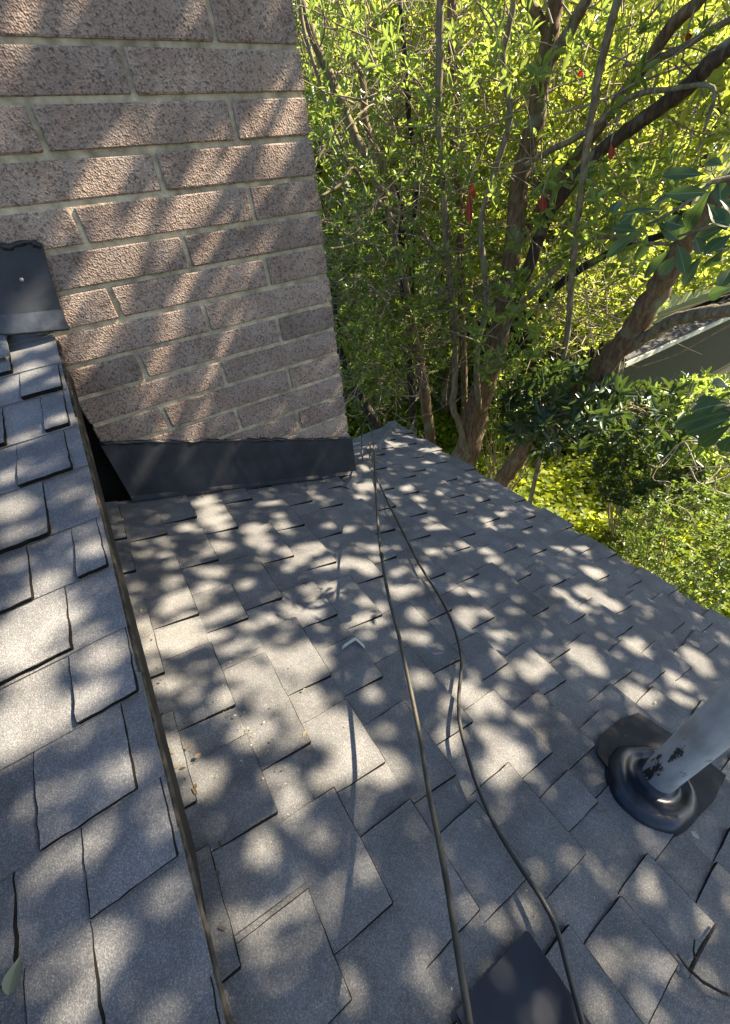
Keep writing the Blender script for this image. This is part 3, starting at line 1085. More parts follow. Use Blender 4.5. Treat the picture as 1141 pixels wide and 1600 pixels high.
def whorls(cen, k, L_, asp, spread=(0.7, 1.45), up=0.6):
    """k leaves round each cluster centre"""
    n = len(cen)
    ax = rng.normal(0, 0.6, (n, 3))
    ax[:, 2] += up
    ax = unit(ax)
    t1 = unit(np.cross(ax, rng.normal(0, 1, (n, 3))))
    t2 = np.cross(ax, t1)
    C, D, Nn = [], [], []
    ph0 = rng.uniform(0, 6.28, n)
    for i in range(k):
        ph = ph0 + 2 * math.pi * i / k + rng.normal(0, .25, n)
        th = rng.uniform(spread[0], spread[1], n)
        rad = t1 * np.cos(ph)[:, None] + t2 * np.sin(ph)[:, None]
        d = ax * np.cos(th)[:, None] + rad * np.sin(th)[:, None]
        nn = ax * np.sin(th)[:, None] - rad * np.cos(th)[:, None]
        C.append(cen + d * 0.008 - ax * rng.uniform(0, .04, n)[:, None])
        D.append(d)
        Nn.append(nn)
    C, D, Nn = np.concatenate(C), np.concatenate(D), np.concatenate(Nn)
    LL = L_ * rng.uniform(0.6, 1.15, len(C))
    return leaf_arrays(C, D, Nn + rng.normal(0, .15, Nn.shape), LL, LL * asp * rng.uniform(.8, 1.2, len(C)))


def ellip(c, r, n, shell=0.0):
    p = unit(rng.normal(0, 1, (n, 3))) * (rng.uniform(shell, 1, (n, 1)) ** (1 / 3))
    return np.asarray(c) + p * np.asarray(r)


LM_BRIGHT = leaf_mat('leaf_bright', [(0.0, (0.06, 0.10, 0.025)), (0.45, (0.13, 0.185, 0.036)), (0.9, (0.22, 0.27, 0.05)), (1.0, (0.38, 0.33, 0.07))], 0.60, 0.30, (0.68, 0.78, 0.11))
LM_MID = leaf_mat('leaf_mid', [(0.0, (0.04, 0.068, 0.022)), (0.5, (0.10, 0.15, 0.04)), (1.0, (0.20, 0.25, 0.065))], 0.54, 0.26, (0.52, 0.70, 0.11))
LM_FAR = leaf_mat('leaf_sunlit_far', [(0.0, (0.06, 0.10, 0.014)), (0.35, (0.16, 0.22, 0.022)), (0.8, (0.28, 0.33, 0.035)), (1.0, (0.45, 0.42, 0.06))], 0.62, 0.28, (0.82, 0.88, 0.16))  # far sunlight put into a brighter copy of the leaf colour
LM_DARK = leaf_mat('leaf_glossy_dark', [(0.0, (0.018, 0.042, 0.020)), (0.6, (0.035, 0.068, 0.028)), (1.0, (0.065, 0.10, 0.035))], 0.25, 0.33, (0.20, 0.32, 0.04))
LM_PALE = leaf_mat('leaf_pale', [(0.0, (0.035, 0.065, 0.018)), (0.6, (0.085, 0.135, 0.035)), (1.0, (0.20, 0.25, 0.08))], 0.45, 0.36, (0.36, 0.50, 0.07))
LM_IVY = leaf_mat('leaf_ivy', [(0.0, (0.05, 0.09, 0.012)), (0.5, (0.16, 0.22, 0.02)), (1.0, (0.38, 0.40, 0.04))], 0.5, 0.5, (0.72, 0.82, 0.04), 0.3)
BK_MAIN = bark_mat('bark_brown', (0.045, 0.028, 0.016), (0.14, 0.09, 0.05), (0.25, 0.175, 0.10))
BK_GREY = bark_mat('bark_grey', (0.06, 0.046, 0.028), (0.17, 0.135, 0.085), (0.32, 0.27, 0.18))
BK_BURNT = bark_mat('bark_black', (0.008, 0.007, 0.006), (0.02, 0.017, 0.014), (0.07, 0.055, 0.045))
BK_RED = bark_mat('bark_dark_red', (0.018, 0.011, 0.007), (0.055, 0.034, 0.022), (0.13, 0.085, 0.05))
BK_TWIG = simple_mat('twig_bark', (0.26, 0.215, 0.14), 0.85, 0, 0.4, 20)


def stem_part(name, parent, px, mat, jit=0.10, seg=12, down=None):
    """px: (x, y, width in photo pixels, horizontal distance)"""
    pts, rad = [], []
    for x, y, w_, d in px:
        p = at_d(x, y, d)
        pts.append(p)
        rad.append(0.5 * w_ * np.linalg.norm(p - UPZ) / FPX)
    if down:                                     # carry the foot on down to the ground
        p = pts[0]
        q = p + np.array([down[0], down[1], 0.0])
        q[2] = ground_z(q[0], q[1]) - 0.1
        pts.insert(0, (p * 0.45 + q * 0.55) + rng.normal(0, .02, 3))
        rad.insert(0, rad[0] * 1.08)
        pts.insert(0, q)
        rad.insert(0, rad[0] * 1.3)
    P = catmull(pts, 5)
    R_ = np.interp(np.linspace(0, 1, len(P)), np.linspace(0, 1, len(rad)), rad)
    P = P + rng.normal(0, 1, P.shape) * (R_[:, None] * 0.05)
    mesh_obj(name, *tube_vf(P, R_ * 0.66, seg, jit * .5), mat, parent, True)
    return P


def twigs_part(parent, cen, stems, mat, frac=0.5, ln=(0.25, 0.8), r0=0.006, name='twigs'):
    S = np.concatenate(stems)
    parts = []
    for c in cen:
        if rnd.random() > frac: continue
        d = np.linalg.norm(S - c, axis=1)
        tgt = S[np.argmin(d)]
        v = tgt - c
        l = np.linalg.norm(v)
        if l < 0.05: continue
        k = min(l, rnd.uniform(*ln))
        e = c + v / l * k + rng.normal(0, .05, 3)
        mdl = (c + e) / 2 + rng.normal(0, .07 * k, 3) + np.array([0, 0, -.06 * k])
        parts.append(tube_vf(catmull([c, mdl, e], 3), np.linspace(r0 * .5, r0, 7), 4, cap=False))
    if not parts: return
    V, F = join_vf(parts)
    o = mesh_obj(name, V, F, mat, parent, True)
    o['kind'] = 'stuff'


def loose_twigs(parent, boxpx, d, n_, mat, name='twigs'):
    parts = []
    for _ in range(n_):
        p = at_d(rnd.uniform(boxpx[0], boxpx[2]), rnd.uniform(boxpx[1], boxpx[3]), rnd.uniform(*d))
        v = rng.normal(0, 1, 3)
        v[2] = abs(v[2]) * rnd.choice((1.6, 1.6, .3, -.5))
        v /= np.linalg.norm(v)
        l = rnd.uniform(.25, 1.0)
        r = rnd.uniform(.003, .008)
        pts = [p]
        for k in range(3):
            v = v + rng.normal(0, .28, 3)
            v /= np.linalg.norm(v)
            pts.append(pts[-1] + v * l / 3)
        parts.append(tube_vf(catmull(pts, 3), np.linspace(r, r * .4, 10), 5, cap=False))
        if rnd.random() < .6:
            q = pts[rnd.choice((1, 2))]
            v2 = unit(v + rng.normal(0, .8, 3))
            parts.append(tube_vf(catmull([q, q + v2 * l * .2 + rng.normal(0, .02, 3), q + v2 * l * .4], 3), np.linspace(r * .6, r * .25, 7), 4, cap=False))
    V_, F_ = join_vf(parts)
    o_ = mesh_obj(name, V_, F_, mat, parent, True)
    o_['kind'] = 'stuff'


def crown_part(parent, cen, k, L_, asp, mat, name='crown', **kw):
    o = leaf_obj(name, whorls(cen, k, L_, asp, **kw), mat, parent)
    o['kind'] = 'stuff'
    return o


def tree_root(name, px, py, d, label, group=None):
    p = at_d(px, py, d)
    o = empty(name, (p[0], p[1], ground_z(p[0], p[1])))
    tag(o, label, 'tree', group)
    return o


# --- the big forked tree
t = tree_root('forked_tree', 735, 715, 4.5, 'stout brown forked tree rising just past the roof edge', 'trees beyond the roof edge')
s1 = stem_part('trunk', t, [(722, 735, 60, 4.45), (735, 690, 54, 4.45), (748, 630, 52, 4.5), (768, 570, 46, 4.5), (786, 490, 40, 4.5), (800, 410, 34, 4.5), (810, 300, 32, 4.5), (824, 240, 30, 4.5),
                            (838, 180, 29, 4.5), (846, 130, 27, 4.5), (857, 75, 25, 4.5), (866, 20, 22, 4.5), (880, -60, 20, 4.5)], BK_MAIN, 0.10, 14, (0.02, 0.05))
s2 = stem_part('limb', t, [(846, 130, 18, 4.45), (866, 84, 18, 4.4), (890, 48, 17, 4.3), (916, 0, 15, 4.2), (950, -70, 12, 4.1)], BK_GREY, 0.12)
s3 = stem_part('limb', t, [(858, 60, 14, 4.5), (838, 20, 13, 4.5), (815, -10, 12, 4.5), (790, -60, 10, 4.6)], BK_MAIN, 0.12)
s4 = stem_part('limb', t, [(800, 470, 24, 4.5), (830, 410, 23, 4.45), (848, 355, 22, 4.4), (876, 308, 21, 4.3), (926, 249, 21, 4.2), (966, 215, 20, 4.1), (1016, 180, 21, 4.0), (1064, 144, 22, 3.9),
                           (1094, 116, 22, 3.85), (1120, 90, 22, 3.8), (1150, 66, 20, 3.8), (1230, 10, 16, 3.7), (1340, -80, 6, 3.6)], BK_RED, 0.10)
s5 = stem_part('limb', t, [(812, 380, 18, 4.55), (836, 340, 18, 4.6), (862, 298, 18, 4.6), (905, 240, 17, 4.6), (938, 198, 17, 4.5), (968, 153, 16, 4.5), (1010, 99, 18, 4.4), (1050, 40, 17, 4.3), (1100, -6, 15, 4.2), (1150, -60, 13, 4.2)], BK_MAIN, 0.12)
s6 = stem_part('limb', t, [(818, 262, 9, 4.4), (850, 240, 9, 4.3), (920, 204, 9, 4.1), (982, 154, 8, 3.9), (1040, 140, 6, 3.8), (1115, 137, 5, 3.7), (1100, 205, 4, 3.6)], BK_GREY, 0.15, 8)
s7 = stem_part('limb', t, [(748, 640, 14, 4.3), (745, 560, 12, 4.2), (760, 470, 11, 4.2), (752, 350, 10, 4.2), (778, 255, 10, 4.2), (797, 180, 10, 4.2), (786, 100, 9, 4.2), (800, 20, 9, 4.2), (815, -60, 8, 4.2)], BK_GREY, 0.14, 8)
s8 = stem_part('limb', t, [(770, 560, 9, 4.2), (812, 480, 8, 4.1), (870, 420, 8, 4.0), (930, 372, 7, 3.9), (1010, 380, 6, 3.8), (1070, 382, 5, 3.7)], BK_GREY, 0.15, 8)
s9 = stem_part('limb', t, [(1010, 99, 10, 4.4), (1060, 78, 9, 4.3), (1110, 48, 8, 4.2), (1160, 20, 8, 4.1)], BK_GREY, 0.12, 8)
cen = np.concatenate([ellip(at_d(800, 60, 6.4), (1.5, 1.3, 1.0), 420), ellip(at_d(960, 90, 6.4), (1.3, 1.3, 1.0), 420), ellip(at_d(840, 380, 6.3), (1.1, 1.1, 1.0), 280), ellip(at_d(1050, 220, 5.4), (.8, .8, .7), 150), ellip(at_d(780, 250, 5.6), (1.0, .9, 1.4), 170)])
crown_part(t, cen, 7, 0.105, 0.34, LM_BRIGHT)
twigs_part(t, cen, [s1, s2, s4, s5, s7], BK_TWIG, 0.45)

loose_twigs(t, (740, 0, 1000, 640), (4.0, 5.6), 260, BK_TWIG)
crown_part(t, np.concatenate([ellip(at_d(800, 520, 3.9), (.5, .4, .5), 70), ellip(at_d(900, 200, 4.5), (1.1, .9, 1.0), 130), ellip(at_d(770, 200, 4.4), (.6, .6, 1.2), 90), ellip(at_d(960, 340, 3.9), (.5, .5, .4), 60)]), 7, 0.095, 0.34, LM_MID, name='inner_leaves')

# --- leaning trunk on the right
t = tree_root('leaning_tree', 782, 760, 4.3, 'thick bare trunk leaning right across the green house', 'trees beyond the roof edge')
s1 = stem_part('trunk', t, [(782, 762, 34, 4.2), (800, 728, 36, 4.2), (828, 692, 37, 4.2), (868, 652, 38, 4.15), (909, 610, 40, 4.1), (938, 578, 42, 4.05), (979, 530, 42, 3.95), (1014, 474, 40, 3.85), (1042, 428, 37, 3.75),
                            (1060, 396, 34, 3.7), (1092, 346, 30, 3.6), (1130, 300, 28, 3.5), (1200, 220, 24, 3.4), (1290, 120, 14, 3.3), (1370, 20, 5, 3.2)], BK_MAIN, 0.09, 14, (-0.02, 0.0))
s2 = stem_part('limb', t, [(978, 548, 20, 3.95), (1010, 525, 21, 3.85), (1042, 505, 22, 3.75), (1091, 491, 22, 3.6), (1145, 484, 22, 3.5), (1220, 470, 20, 3.4)], BK_GREY, 0.12)
s3 = stem_part('limb', t, [(845, 470, 14, 4.5), (900, 425, 14, 4.4), (960, 392, 12, 4.2), (1020, 372, 11, 4.0), (1085, 352, 10, 3.8)], BK_BURNT, 0.12, 8)
cen = np.concatenate([ellip(at_d(930, 470, 5.6), (.7, .7, .45), 120), ellip(at_d(1100, 60, 5.2), (.9, .9, .8), 180)])
crown_part(t, cen, 7, 0.10, 0.36, LM_BRIGHT)
twigs_part(t, cen, [s1, s2, s3], BK_TWIG, 0.5)

# --- tree nearest the chimney, blackened stem
t = tree_root('blackened_tree', 672, 690, 5.0, 'slender tree with a blackened broken stem near the chimney', 'trees beyond the roof edge')
s1 = stem_part('trunk', t, [(674, 705, 24, 5.0), (669, 655, 24, 5.0), (662, 600, 23, 5.0), (654, 556, 23, 5.0), (642, 512, 24, 5.0), (634, 456, 22, 5.0)], BK_MAIN, 0.1, 12, (0, 0))
s2 = stem_part('blackened_stem', t, [(635, 470, 20, 4.98), (629, 420, 18, 4.95), (628, 374, 17, 4.95), (628, 326, 15, 4.95), (614, 290, 12, 4.95)], BK_BURNT, 0.16)
s3 = stem_part('limb', t, [(630, 360, 9, 4.9), (610, 282, 11, 4.9), (590, 238, 12, 4.9), (571, 188, 12, 4.9), (568, 130, 11, 4.9), (553, 97, 8, 4.9)], BK_GREY, 0.14)
s4 = stem_part('limb', t, [(640, 470, 12, 4.9), (606, 330, 13, 4.85), (573, 246, 15, 4.8), (552, 206, 15, 4.8), (529, 150, 15, 4.8), (508, 100, 14, 4.8), (493, 68, 13, 4.8), (472, 6, 13, 4.8), (455, -50, 12, 4.8)], BK_GREY, 0.12)
s5 = stem_part('limb', t, [(545, 260, 5, 4.7), (520, 190, 6, 4.7), (494, 110, 6, 4.7), (474, 40, 6, 4.7), (465, -30, 5, 4.7)], BK_GREY, 0.12, 6)
s6 = stem_part('limb', t, [(694, 404, 8, 4.6), (670, 378, 9, 4.65), (640, 340, 9, 4.7), (596, 319, 9, 4.7), (573, 293, 8, 4.7)], BK_GREY, 0.12, 8)
s7 = stem_part('limb', t, [(500, 308, 5, 4.3), (530, 290, 6, 4.4), (552, 262, 6, 4.5), (572, 296, 5, 4.6)], BK_GREY, 0.12, 6)
s8 = stem_part('trunk', t, [(646, 690, 16, 5.3), (644, 620, 15, 5.3), (640, 560, 14, 5.3), (646, 360, 10, 5.4), (652, 270, 9, 5.4), (640, 190, 8, 5.4), (632, 90, 8, 5.4), (624, -40, 7, 5.4)], BK_BURNT, 0.12, 8, (0, 0))
cen = np.concatenate([ellip(at_d(540, 80, 6.3), (1.1, 1.1, 1.0), 330), ellip(at_d(610, 260, 6.4), (1.1, 1.1, 1.0), 300), ellip(at_d(560, 420, 5.9), (.8, .8, .8), 220), ellip(at_d(620, 540, 6.2), (.9, .9, .8), 220)])
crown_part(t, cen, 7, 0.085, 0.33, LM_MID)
twigs_part(t, cen, [s1, s2, s3, s4, s6, s8], BK_TWIG, 0.6)

loose_twigs(t, (480, 0, 720, 660), (4.2, 5.8), 420, BK_TWIG)
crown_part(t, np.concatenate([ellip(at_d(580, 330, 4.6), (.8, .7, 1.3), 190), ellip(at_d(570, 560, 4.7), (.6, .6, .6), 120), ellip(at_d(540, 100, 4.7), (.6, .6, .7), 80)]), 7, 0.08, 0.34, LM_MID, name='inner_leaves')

# --- slim straight stems
t = tree_root('slim_tree', 718, 690, 4.4, 'slim straight pale stem standing left of the forked tree', 'trees beyond the roof edge')
s1 = stem_part('trunk', t, [(730, 722, 15, 4.35), (719, 668, 14, 4.35), (708, 634, 15, 4.35), (711, 596, 14, 4.4), (711, 512, 13, 4.4), (706, 470, 13, 4.4), (697, 360, 13, 4.4), (691, 270, 12, 4.4), (686, 180, 12, 4.4), (687, 100, 12, 4.4), (689, -40, 11, 4.4)], BK_GREY, 0.08, 10, (0, 0))
cen = np.concatenate([ellip(at_d(690, 330, 5.9), (.6, .6, 1.6), 160), ellip(at_d(685, 400, 4.4), (.35, .35, 1.2), 110)])
crown_part(t, cen, 6, 0.09, 0.34, LM_MID)
twigs_part(t, cen, [s1], BK_TWIG, 0.6)
t = tree_root('slim_tree', 720, 560, 5.6, 'upright brown stem just behind the slim pale one', 'trees beyond the roof edge')
s1 = stem_part('trunk', t, [(726, 640, 14, 5.6), (722, 480, 14, 5.6), (719, 330, 14, 5.6), (712, 240, 14, 5.6), (707, 120, 14, 5.6), (706, -40, 13, 5.6)], BK_MAIN, 0.1, 10, (0, 0))
cen = ellip(at_d(720, 140, 6.6), (.9, .9, 1.2), 260)
crown_part(t, cen, 6, 0.09, 0.34, LM_BRIGHT)
twigs_part(t, cen, [s1], BK_TWIG, 0.5)
t = tree_root('slim_tree', 905, 420, 4.2, 'thin leaning pole crossing in front of the slanting branches', 'trees beyond the roof edge')
s1 = stem_part('trunk', t, [(880, 560, 10, 3.9), (893, 440, 11, 3.8), (905, 330, 11, 3.7), (920, 212, 11, 3.6), (935, 120, 11, 3.55), (950, 58, 11, 3.5), (970, -20, 11, 3.45)], BK_GREY, 0.07, 10, (0.0, 0.0))
t = tree_root('dark_tree', 565, 640, 5.6, 'dark stump-like trunk low in the shade beside the chimney corner', 'trees beyond the roof edge')
s1 = stem_part('trunk', t, [(590, 672, 22, 5.5), (570, 632, 20, 5.5), (548, 598, 18, 5.6), (530, 540, 14, 5.7), (520, 440, 12, 5.8)], BK_BURNT, 0.12, 10, (0.05, -0.05))
cen = np.concatenate([ellip(at_d(560, 600, 6.3), (.7, .7, .5), 170), ellip(at_d(530, 480, 6.0), (.6, .6, .6), 140)])
crown_part(t, cen, 7, 0.075, 0.36, LM_MID)
twigs_part(t, cen, [s1], BK_TWIG, 0.5)

# --- trees farther back, closing off the view
FAR = [(480, 120, 9.0, 'dense leafy tree far behind the chimney edge'), (600, 220, 10.0, 'dense leafy tree far behind the blackened stem'), (720, 160, 9.6, 'dense leafy tree far behind the slim stems'),
       (840, 170, 10.5, 'dense leafy tree far behind the forked trunk'), (960, 160, 9.8, 'dense leafy tree far behind the slanting branches'), (1090, 150, 10.6, 'dense leafy tree far behind the big glossy leaves'),
       (560, 480, 8.6, 'shaded leafy tree low behind the chimney corner'), (700, 470, 8.8, 'low leafy tree filling the gap between slim stems'), (840, 430, 11.5, 'sunlit leafy tree beyond the forked trunk near the green house'),
       (390, 260, 9.2, 'leafy tree mostly hidden behind the chimney'), (440, 470, 8.4, 'low leafy tree peeping out past the chimney foot')]
for i, (x, y, d, lab) in enumerate(FAR):
    c = at_d(x, y, d)
    o = empty('leafy_tree', (c[0], c[1], ground_z(c[0], c[1])))
    tag(o, lab, 'tree', 'leafy trees farther back')
    P = catmull([(c[0], c[1], ground_z(c[0], c[1]) - .1), (c[0] + .1, c[1], (c[2]) * .5), (c[0] - .05, c[1] + .1, c[2]), (c[0], c[1], c[2] + 1.6)], 4)
    mesh_obj('trunk', *tube_vf(P, np.linspace(.14, .03, len(P)), 8, .1), BK_MAIN, o, True)
    rr = 1.9 if i < 6 else 1.5
    cen = ellip(c, (rr, rr, rr * (1.15 if i < 6 else .9)), 1500 if i < 6 else 1000, 0.3)
    crown_part(o, cen, 6, 0.17 if i < 6 else .12, 0.38, LM_FAR if i not in (0, 6, 7) else LM_BRIGHT)
v = []
hd = empty('ground_hedge', (8.5, 9.5, 0))

# --- hedge closing the lowest gaps
tag(hd, 'deep shaded hedge along the ground behind the trees', 'hedge')
cen = np.concatenate([ellip(at_d(x, y, d), (1.6, 1.3, 1.0), 420) for x, y, d in ((560, 560, 9.0), (660, 560, 9.4), (760, 540, 9.8), (870, 520, 10.5), (500, 380, 10.5))])
crown_part(hd, cen, 6, 0.12, 0.42, LM_MID, name='foliage')
cen2 = [at_d(x, 560, 9.3) for x in (560, 640, 720, 800, 870)]
for c in cen2:
    P = catmull([(c[0], c[1], ground_z(c[0], c[1]) - .05), (c[0] + .05, c[1], c[2] * .5), (c[0], c[1] + .05, c[2])], 3)
    mesh_obj('stem', *tube_vf(P, np.linspace(.04, .015, len(P)), 6, .1), BK_MAIN, hd, True)

# ------------------------------------------------------------------ shrubs and ivy on the ground
def shrub(name, label, px, py, d, r, n, k, L_, asp, mat, group=None, stems=True):
    c = at_d(px, py, d)
    o = empty(name, (c[0], c[1], ground_z(c[0], c[1])))
    tag(o, label, 'shrub', group)
    foot = np.array([c[0], c[1], ground_z(c[0], c[1])])
    cen = ellip(c, r, n, 0.25)
    cen[:, 2] = np.maximum(cen[:, 2], ground_z(c[0], c[1]) + .05)
    crown_part(o, cen, k, L_, asp, mat, name='foliage')
    parts = []
    if not stems: foot = at_d(px - 60, py - 30, d + .5)
    for c2 in cen[:: max(1, n // 22)]:
        parts.append(tube_vf(catmull([foot + rng.normal(0, .06, 3) * [1, 1, 0], (foot * .4 + c2 * .6) + rng.normal(0, .08, 3), c2], 4), np.linspace(.010, .003, 9), 5, cap=False))
    V_, F_ = join_vf(parts)
    mesh_obj('stems', V_, F_, BK_TWIG, o, True)['kind'] = 'stuff'
    return o, c


shrub('rhododendron_shrub', 'glossy broad-leaved boughs in the middle beside the leaning trunk', 880, 640, 3.7, (.55, .5, .36), 120, 8, 0.145, 0.30, LM_DARK, stems=False)
shrub('rhododendron_shrub', 'glossy leafy boughs below the olive wall right of the leaning trunk', 1010, 655, 4.4, (.6, .55, .30), 110, 8, 0.13, 0.31, LM_DARK, stems=False)
o, c = shrub('small_leaved_shrub', 'pale small-leaved shrub with bare twigs low by the right edge', 1090, 845, 3.9, (.75, .62, .55), 900, 7, 0.040, 0.55, LM_PALE)
M_BARE = simple_mat('bare_twig', (0.36, 0.30, 0.23), 0.85, 0, 0.3, 20)
for k in range(11):
    q = at_d(rnd.uniform(1070, 1141), rnd.uniform(690, 820), 3.3)
    pts = [q]
    for _ in range(4):
        q = q + rng.normal(0, .10, 3) + np.array([0, 0, -.03])
        pts.append(q)
    mesh_obj('bare_twig', *tube_vf(catmull(pts, 4), np.linspace(.0055, .002, 17), 5), M_BARE, o, True)
shrub('small_leaved_shrub', 'bright leafy shrub tucked beneath the forked tree', 800, 640, 5.2, (.6, .6, .55), 260, 7, 0.07, 0.42, LM_MID)
shrub('small_leaved_shrub', 'sunny yellow green bush beyond the leaning trunk', 925, 490, 7.4, (1.0, .8, .55), 460, 7, 0.085, 0.42, LM_BRIGHT)

shrub('small_leaved_shrub', 'bright bush against the pale green wall of the house', 1075, 400, 6.6, (.95, .6, .36), 330, 7, 0.085, 0.42, LM_BRIGHT, stems=False)

shrub('broad_leaved_shrub', 'dark leafy shrub in the shade beyond the bright ivy', 1015, 735, 5.0, (.7, .6, .42), 300, 7, 0.09, 0.5, LM_DARK)
shrub('broad_leaved_shrub', 'mid green leafy shrub at the foot of the olive wall', 1110, 655, 5.4, (.95, .7, .42), 300, 7, 0.10, 0.36, LM_MID)

n = 34000
gx = 2.0 + 7.0 * rng.uniform(0, 1, n) ** 1.3
gy = rng.uniform(-0.8, 7.5, n)
gz = np.array([ground_z(a, b_) for a, b_ in zip(gx, gy)]) + np.abs(rng.normal(0, .10, n)) + 0.12 * (np.sin(gx * 2.3) * np.sin(gy * 2.9) + 1)
nr = rng.normal(0, .45, (n, 3))
nr[:, 2] += 1
di = unit(np.cross(nr, rng.normal(0, 1, (n, 3))))
LL = rng.uniform(.06, .125, n)
iv = leaf_obj('ivy', leaf_arrays(np.stack([gx, gy, gz], 1), di, nr, LL, LL * rng.uniform(.7, 1.0, n), .15, .1), LM_IVY, None)
tag(iv, 'ivy leaves carpeting the ground below the roof edge', 'ivy', kind='stuff')

# ------------------------------------------------------------------ big leaves close by on the right
M_RIB = simple_mat('leaf_rib', (0.16, 0.20, 0.08), 0.5)


def big_leaf(parent, b_, t_, w_, mat, nrm, droop=0.10, name='leaf'):
    b_, t_ = np.asarray(b_), np.asarray(t_)
    d = t_ - b_
    L_ = np.linalg.norm(d)
    d = d / L_
    sd = np.cross(d, nrm)
    sd /= np.linalg.norm(sd)
    nn = np.cross(sd, d)
    V, F = [], []
    prof = [(0, .05), (.12, .22), (.3, .62), (.5, .96), (.66, 1.0), (.82, .76), (.94, .34), (1.0, .02)]
    for u, q in prof:
        c = b_ + d * L_ * u + nn * (droop * L_ * (0.25 - (u - .5) ** 2) * 1.2)
        h = w_ * .5 * q
        e = min(h * .5, w_ * .022)
        V += [c - sd * h + nn * h * .28, c - sd * h * .5 + nn * h * .08, c - sd * e, c + sd * e, c + sd * h * .5 + nn * h * .08, c + sd * h + nn * h * .28]
    for i in range(len(prof) - 1):
        for k in range(5):
            a = i * 6 + k
            F.append((a, a + 1, a + 7, a + 6))
    o = mesh_obj(name, V, F, mat, parent, True)
    o.data.materials.append(M_RIB)
    o.data.polygons.foreach_set('material_index', [1 if k == 2 else 0 for i in range(len(prof) - 1) for k in range(5)])
    return o


LM_BIG = leaf_mat('leaf_big', [(0.0, (0.030, 0.066, 0.026)), (0.6, (0.044, 0.086, 0.032)), (1.0, (0.07, 0.115, 0.036))], 0.25, 0.42, (0.2, 0.34, 0.05), 0.4)
M_RED = leaf_mat('leaf_red', [(0, (0.16, 0.018, 0.012)), (1, (0.30, 0.035, 0.022))], 0.35, 0.5, (0.42, 0.03, 0.02))
SPR = empty('rhododendron', (4.6, -0.6, ground_z(4.6, -0.6)))  # also holds unseen crowns, trunk and limb added to shade roof and garden
tag(SPR, 'rhododendron reaching in from the right with long dark glossy leaves and an added unseen shade canopy', 'tree')
ZA = "1010,910,780,915,26 1000,958,720,1080,30 1040,980,870,1250,34 1075,925,1090,1065,40 1085,1040,1180,1130,36 780,1095,575,1120,22 680,1192,490,1345,30 706,1220,640,1362,32 755,1160,868,1245,34 832,1290,690,1452,40 862,1272,902,1425,36 935,1085,866,1175,30 845,1335,768,1435,30 1100,862,1005,850,26 1000,1150,1160,1175,30 950,1232,985,1322,30 1020,1060,1120,1200,34 560,1042,528,1115,26 670,1205,520,1190,24 1100,1300,1010,1390,30 1141,1400,1080,1500,40 1141,1500,1020,1550,30 900,1180,800,1150,30 640,1100,560,1160,26 1030,1000,800,1010,26 1120,1180,940,1260,30 1150,1220,1000,1330,32 990,1330,900,1490,30 1141,1290,1050,1310,26 760,1290,600,1290,24 720,1330,640,1450,26"
ZB = "1141,655,965,690,30 1125,692,890,762,36 1150,720,940,792,36 1150,745,1000,842,40 1135,585,1060,572,34 1160,790,1108,868,40 1105,640,985,652,22 1180,600,1100,640,36 1190,680,1060,720,34"
for data, (s_, ox, oy), dd in ((ZA, (3.334, 800, 0), 1.45), (ZB, (2.845, 740, 400), 1.35)):
    for q in data.split():
        x0, y0, x1, y1, w_ = [float(z) for z in q.split(',')]
        d0 = dd + rnd.uniform(-.06, .06)
        d1 = d0 + rnd.uniform(-.06, .05)
        p, e = at_d(x0 / s_ + ox, y0 / s_ + oy, d0), at_d(x1 / s_ + ox, y1 / s_ + oy, d1)
        view = (UPZ - p)
        view = view / np.linalg.norm(view)
        nrm = unit(view * 0.8 + np.array([0, 0, 0.7]) + rng.normal(0, .3, 3))
        w = 1.6 * min(w_, 31) / s_ * np.linalg.norm(p - UPZ) / FPX
        big_leaf(SPR, p, e, w, LM_BIG, nrm, rnd.uniform(0.05, 0.25))
for px_ in ([(1200, 250, 12, 1.6), (1150, 275, 9, 1.5), (1112, 285, 7, 1.47), (1095, 305, 5, 1.45)], [(1112, 285, 6, 1.47), (1060, 325, 5, 1.45), (1010, 352, 4, 1.45)], [(1200, 330, 9, 1.5), (1120, 350, 6, 1.47), (1050, 372, 4, 1.45)],
            [(1260, 640, 12, 1.5), (1170, 640, 8, 1.42), (1135, 640, 5, 1.36)]):
    stem_part('branchlet', SPR, px_, BK_GREY, 0.1, 8)
t_red = [(955, 222, 955, 250, 10, 3.0), (732, 292, 734, 352, 13, 3.6), (737, 280, 741, 312, 9, 3.6), (848, 303, 849, 330, 15, 3.4), (908, 108, 906, 120, 9, 4.2), (1075, 50, 1077, 62, 9, 4.0)]
for i, (x0, y0, x1, y1, w_, d) in enumerate(t_red):
    p, e = at_d(x0, y0, d), at_d(x1, y1, d + .02)
    o = big_leaf(SPR, p, e, .62 * w_ * np.linalg.norm(p - UPZ) / FPX, M_RED, unit((UPZ - p) + rng.normal(0, .6, 3)), 0.15, 'red_leaf')
    o['label'] = 'withered red leaf hanging among the branches'
    stem_part('leaf_stalk', SPR, [(x0, y0, 2.0, d), (x0 + 4, y0 - 16, 2.2, d), (x0 + 12, y0 - 40, 2.5, d + .1)], BK_TWIG, 0.05, 5)

# ------------------------------------------------------------------ unseen leaf canopy added on the sunny side, gaps shaped to dapple the roof
SU = unit(np.cross(SUN, np.array([0, 0, 1.0])))
SV = np.cross(SU, SUN)

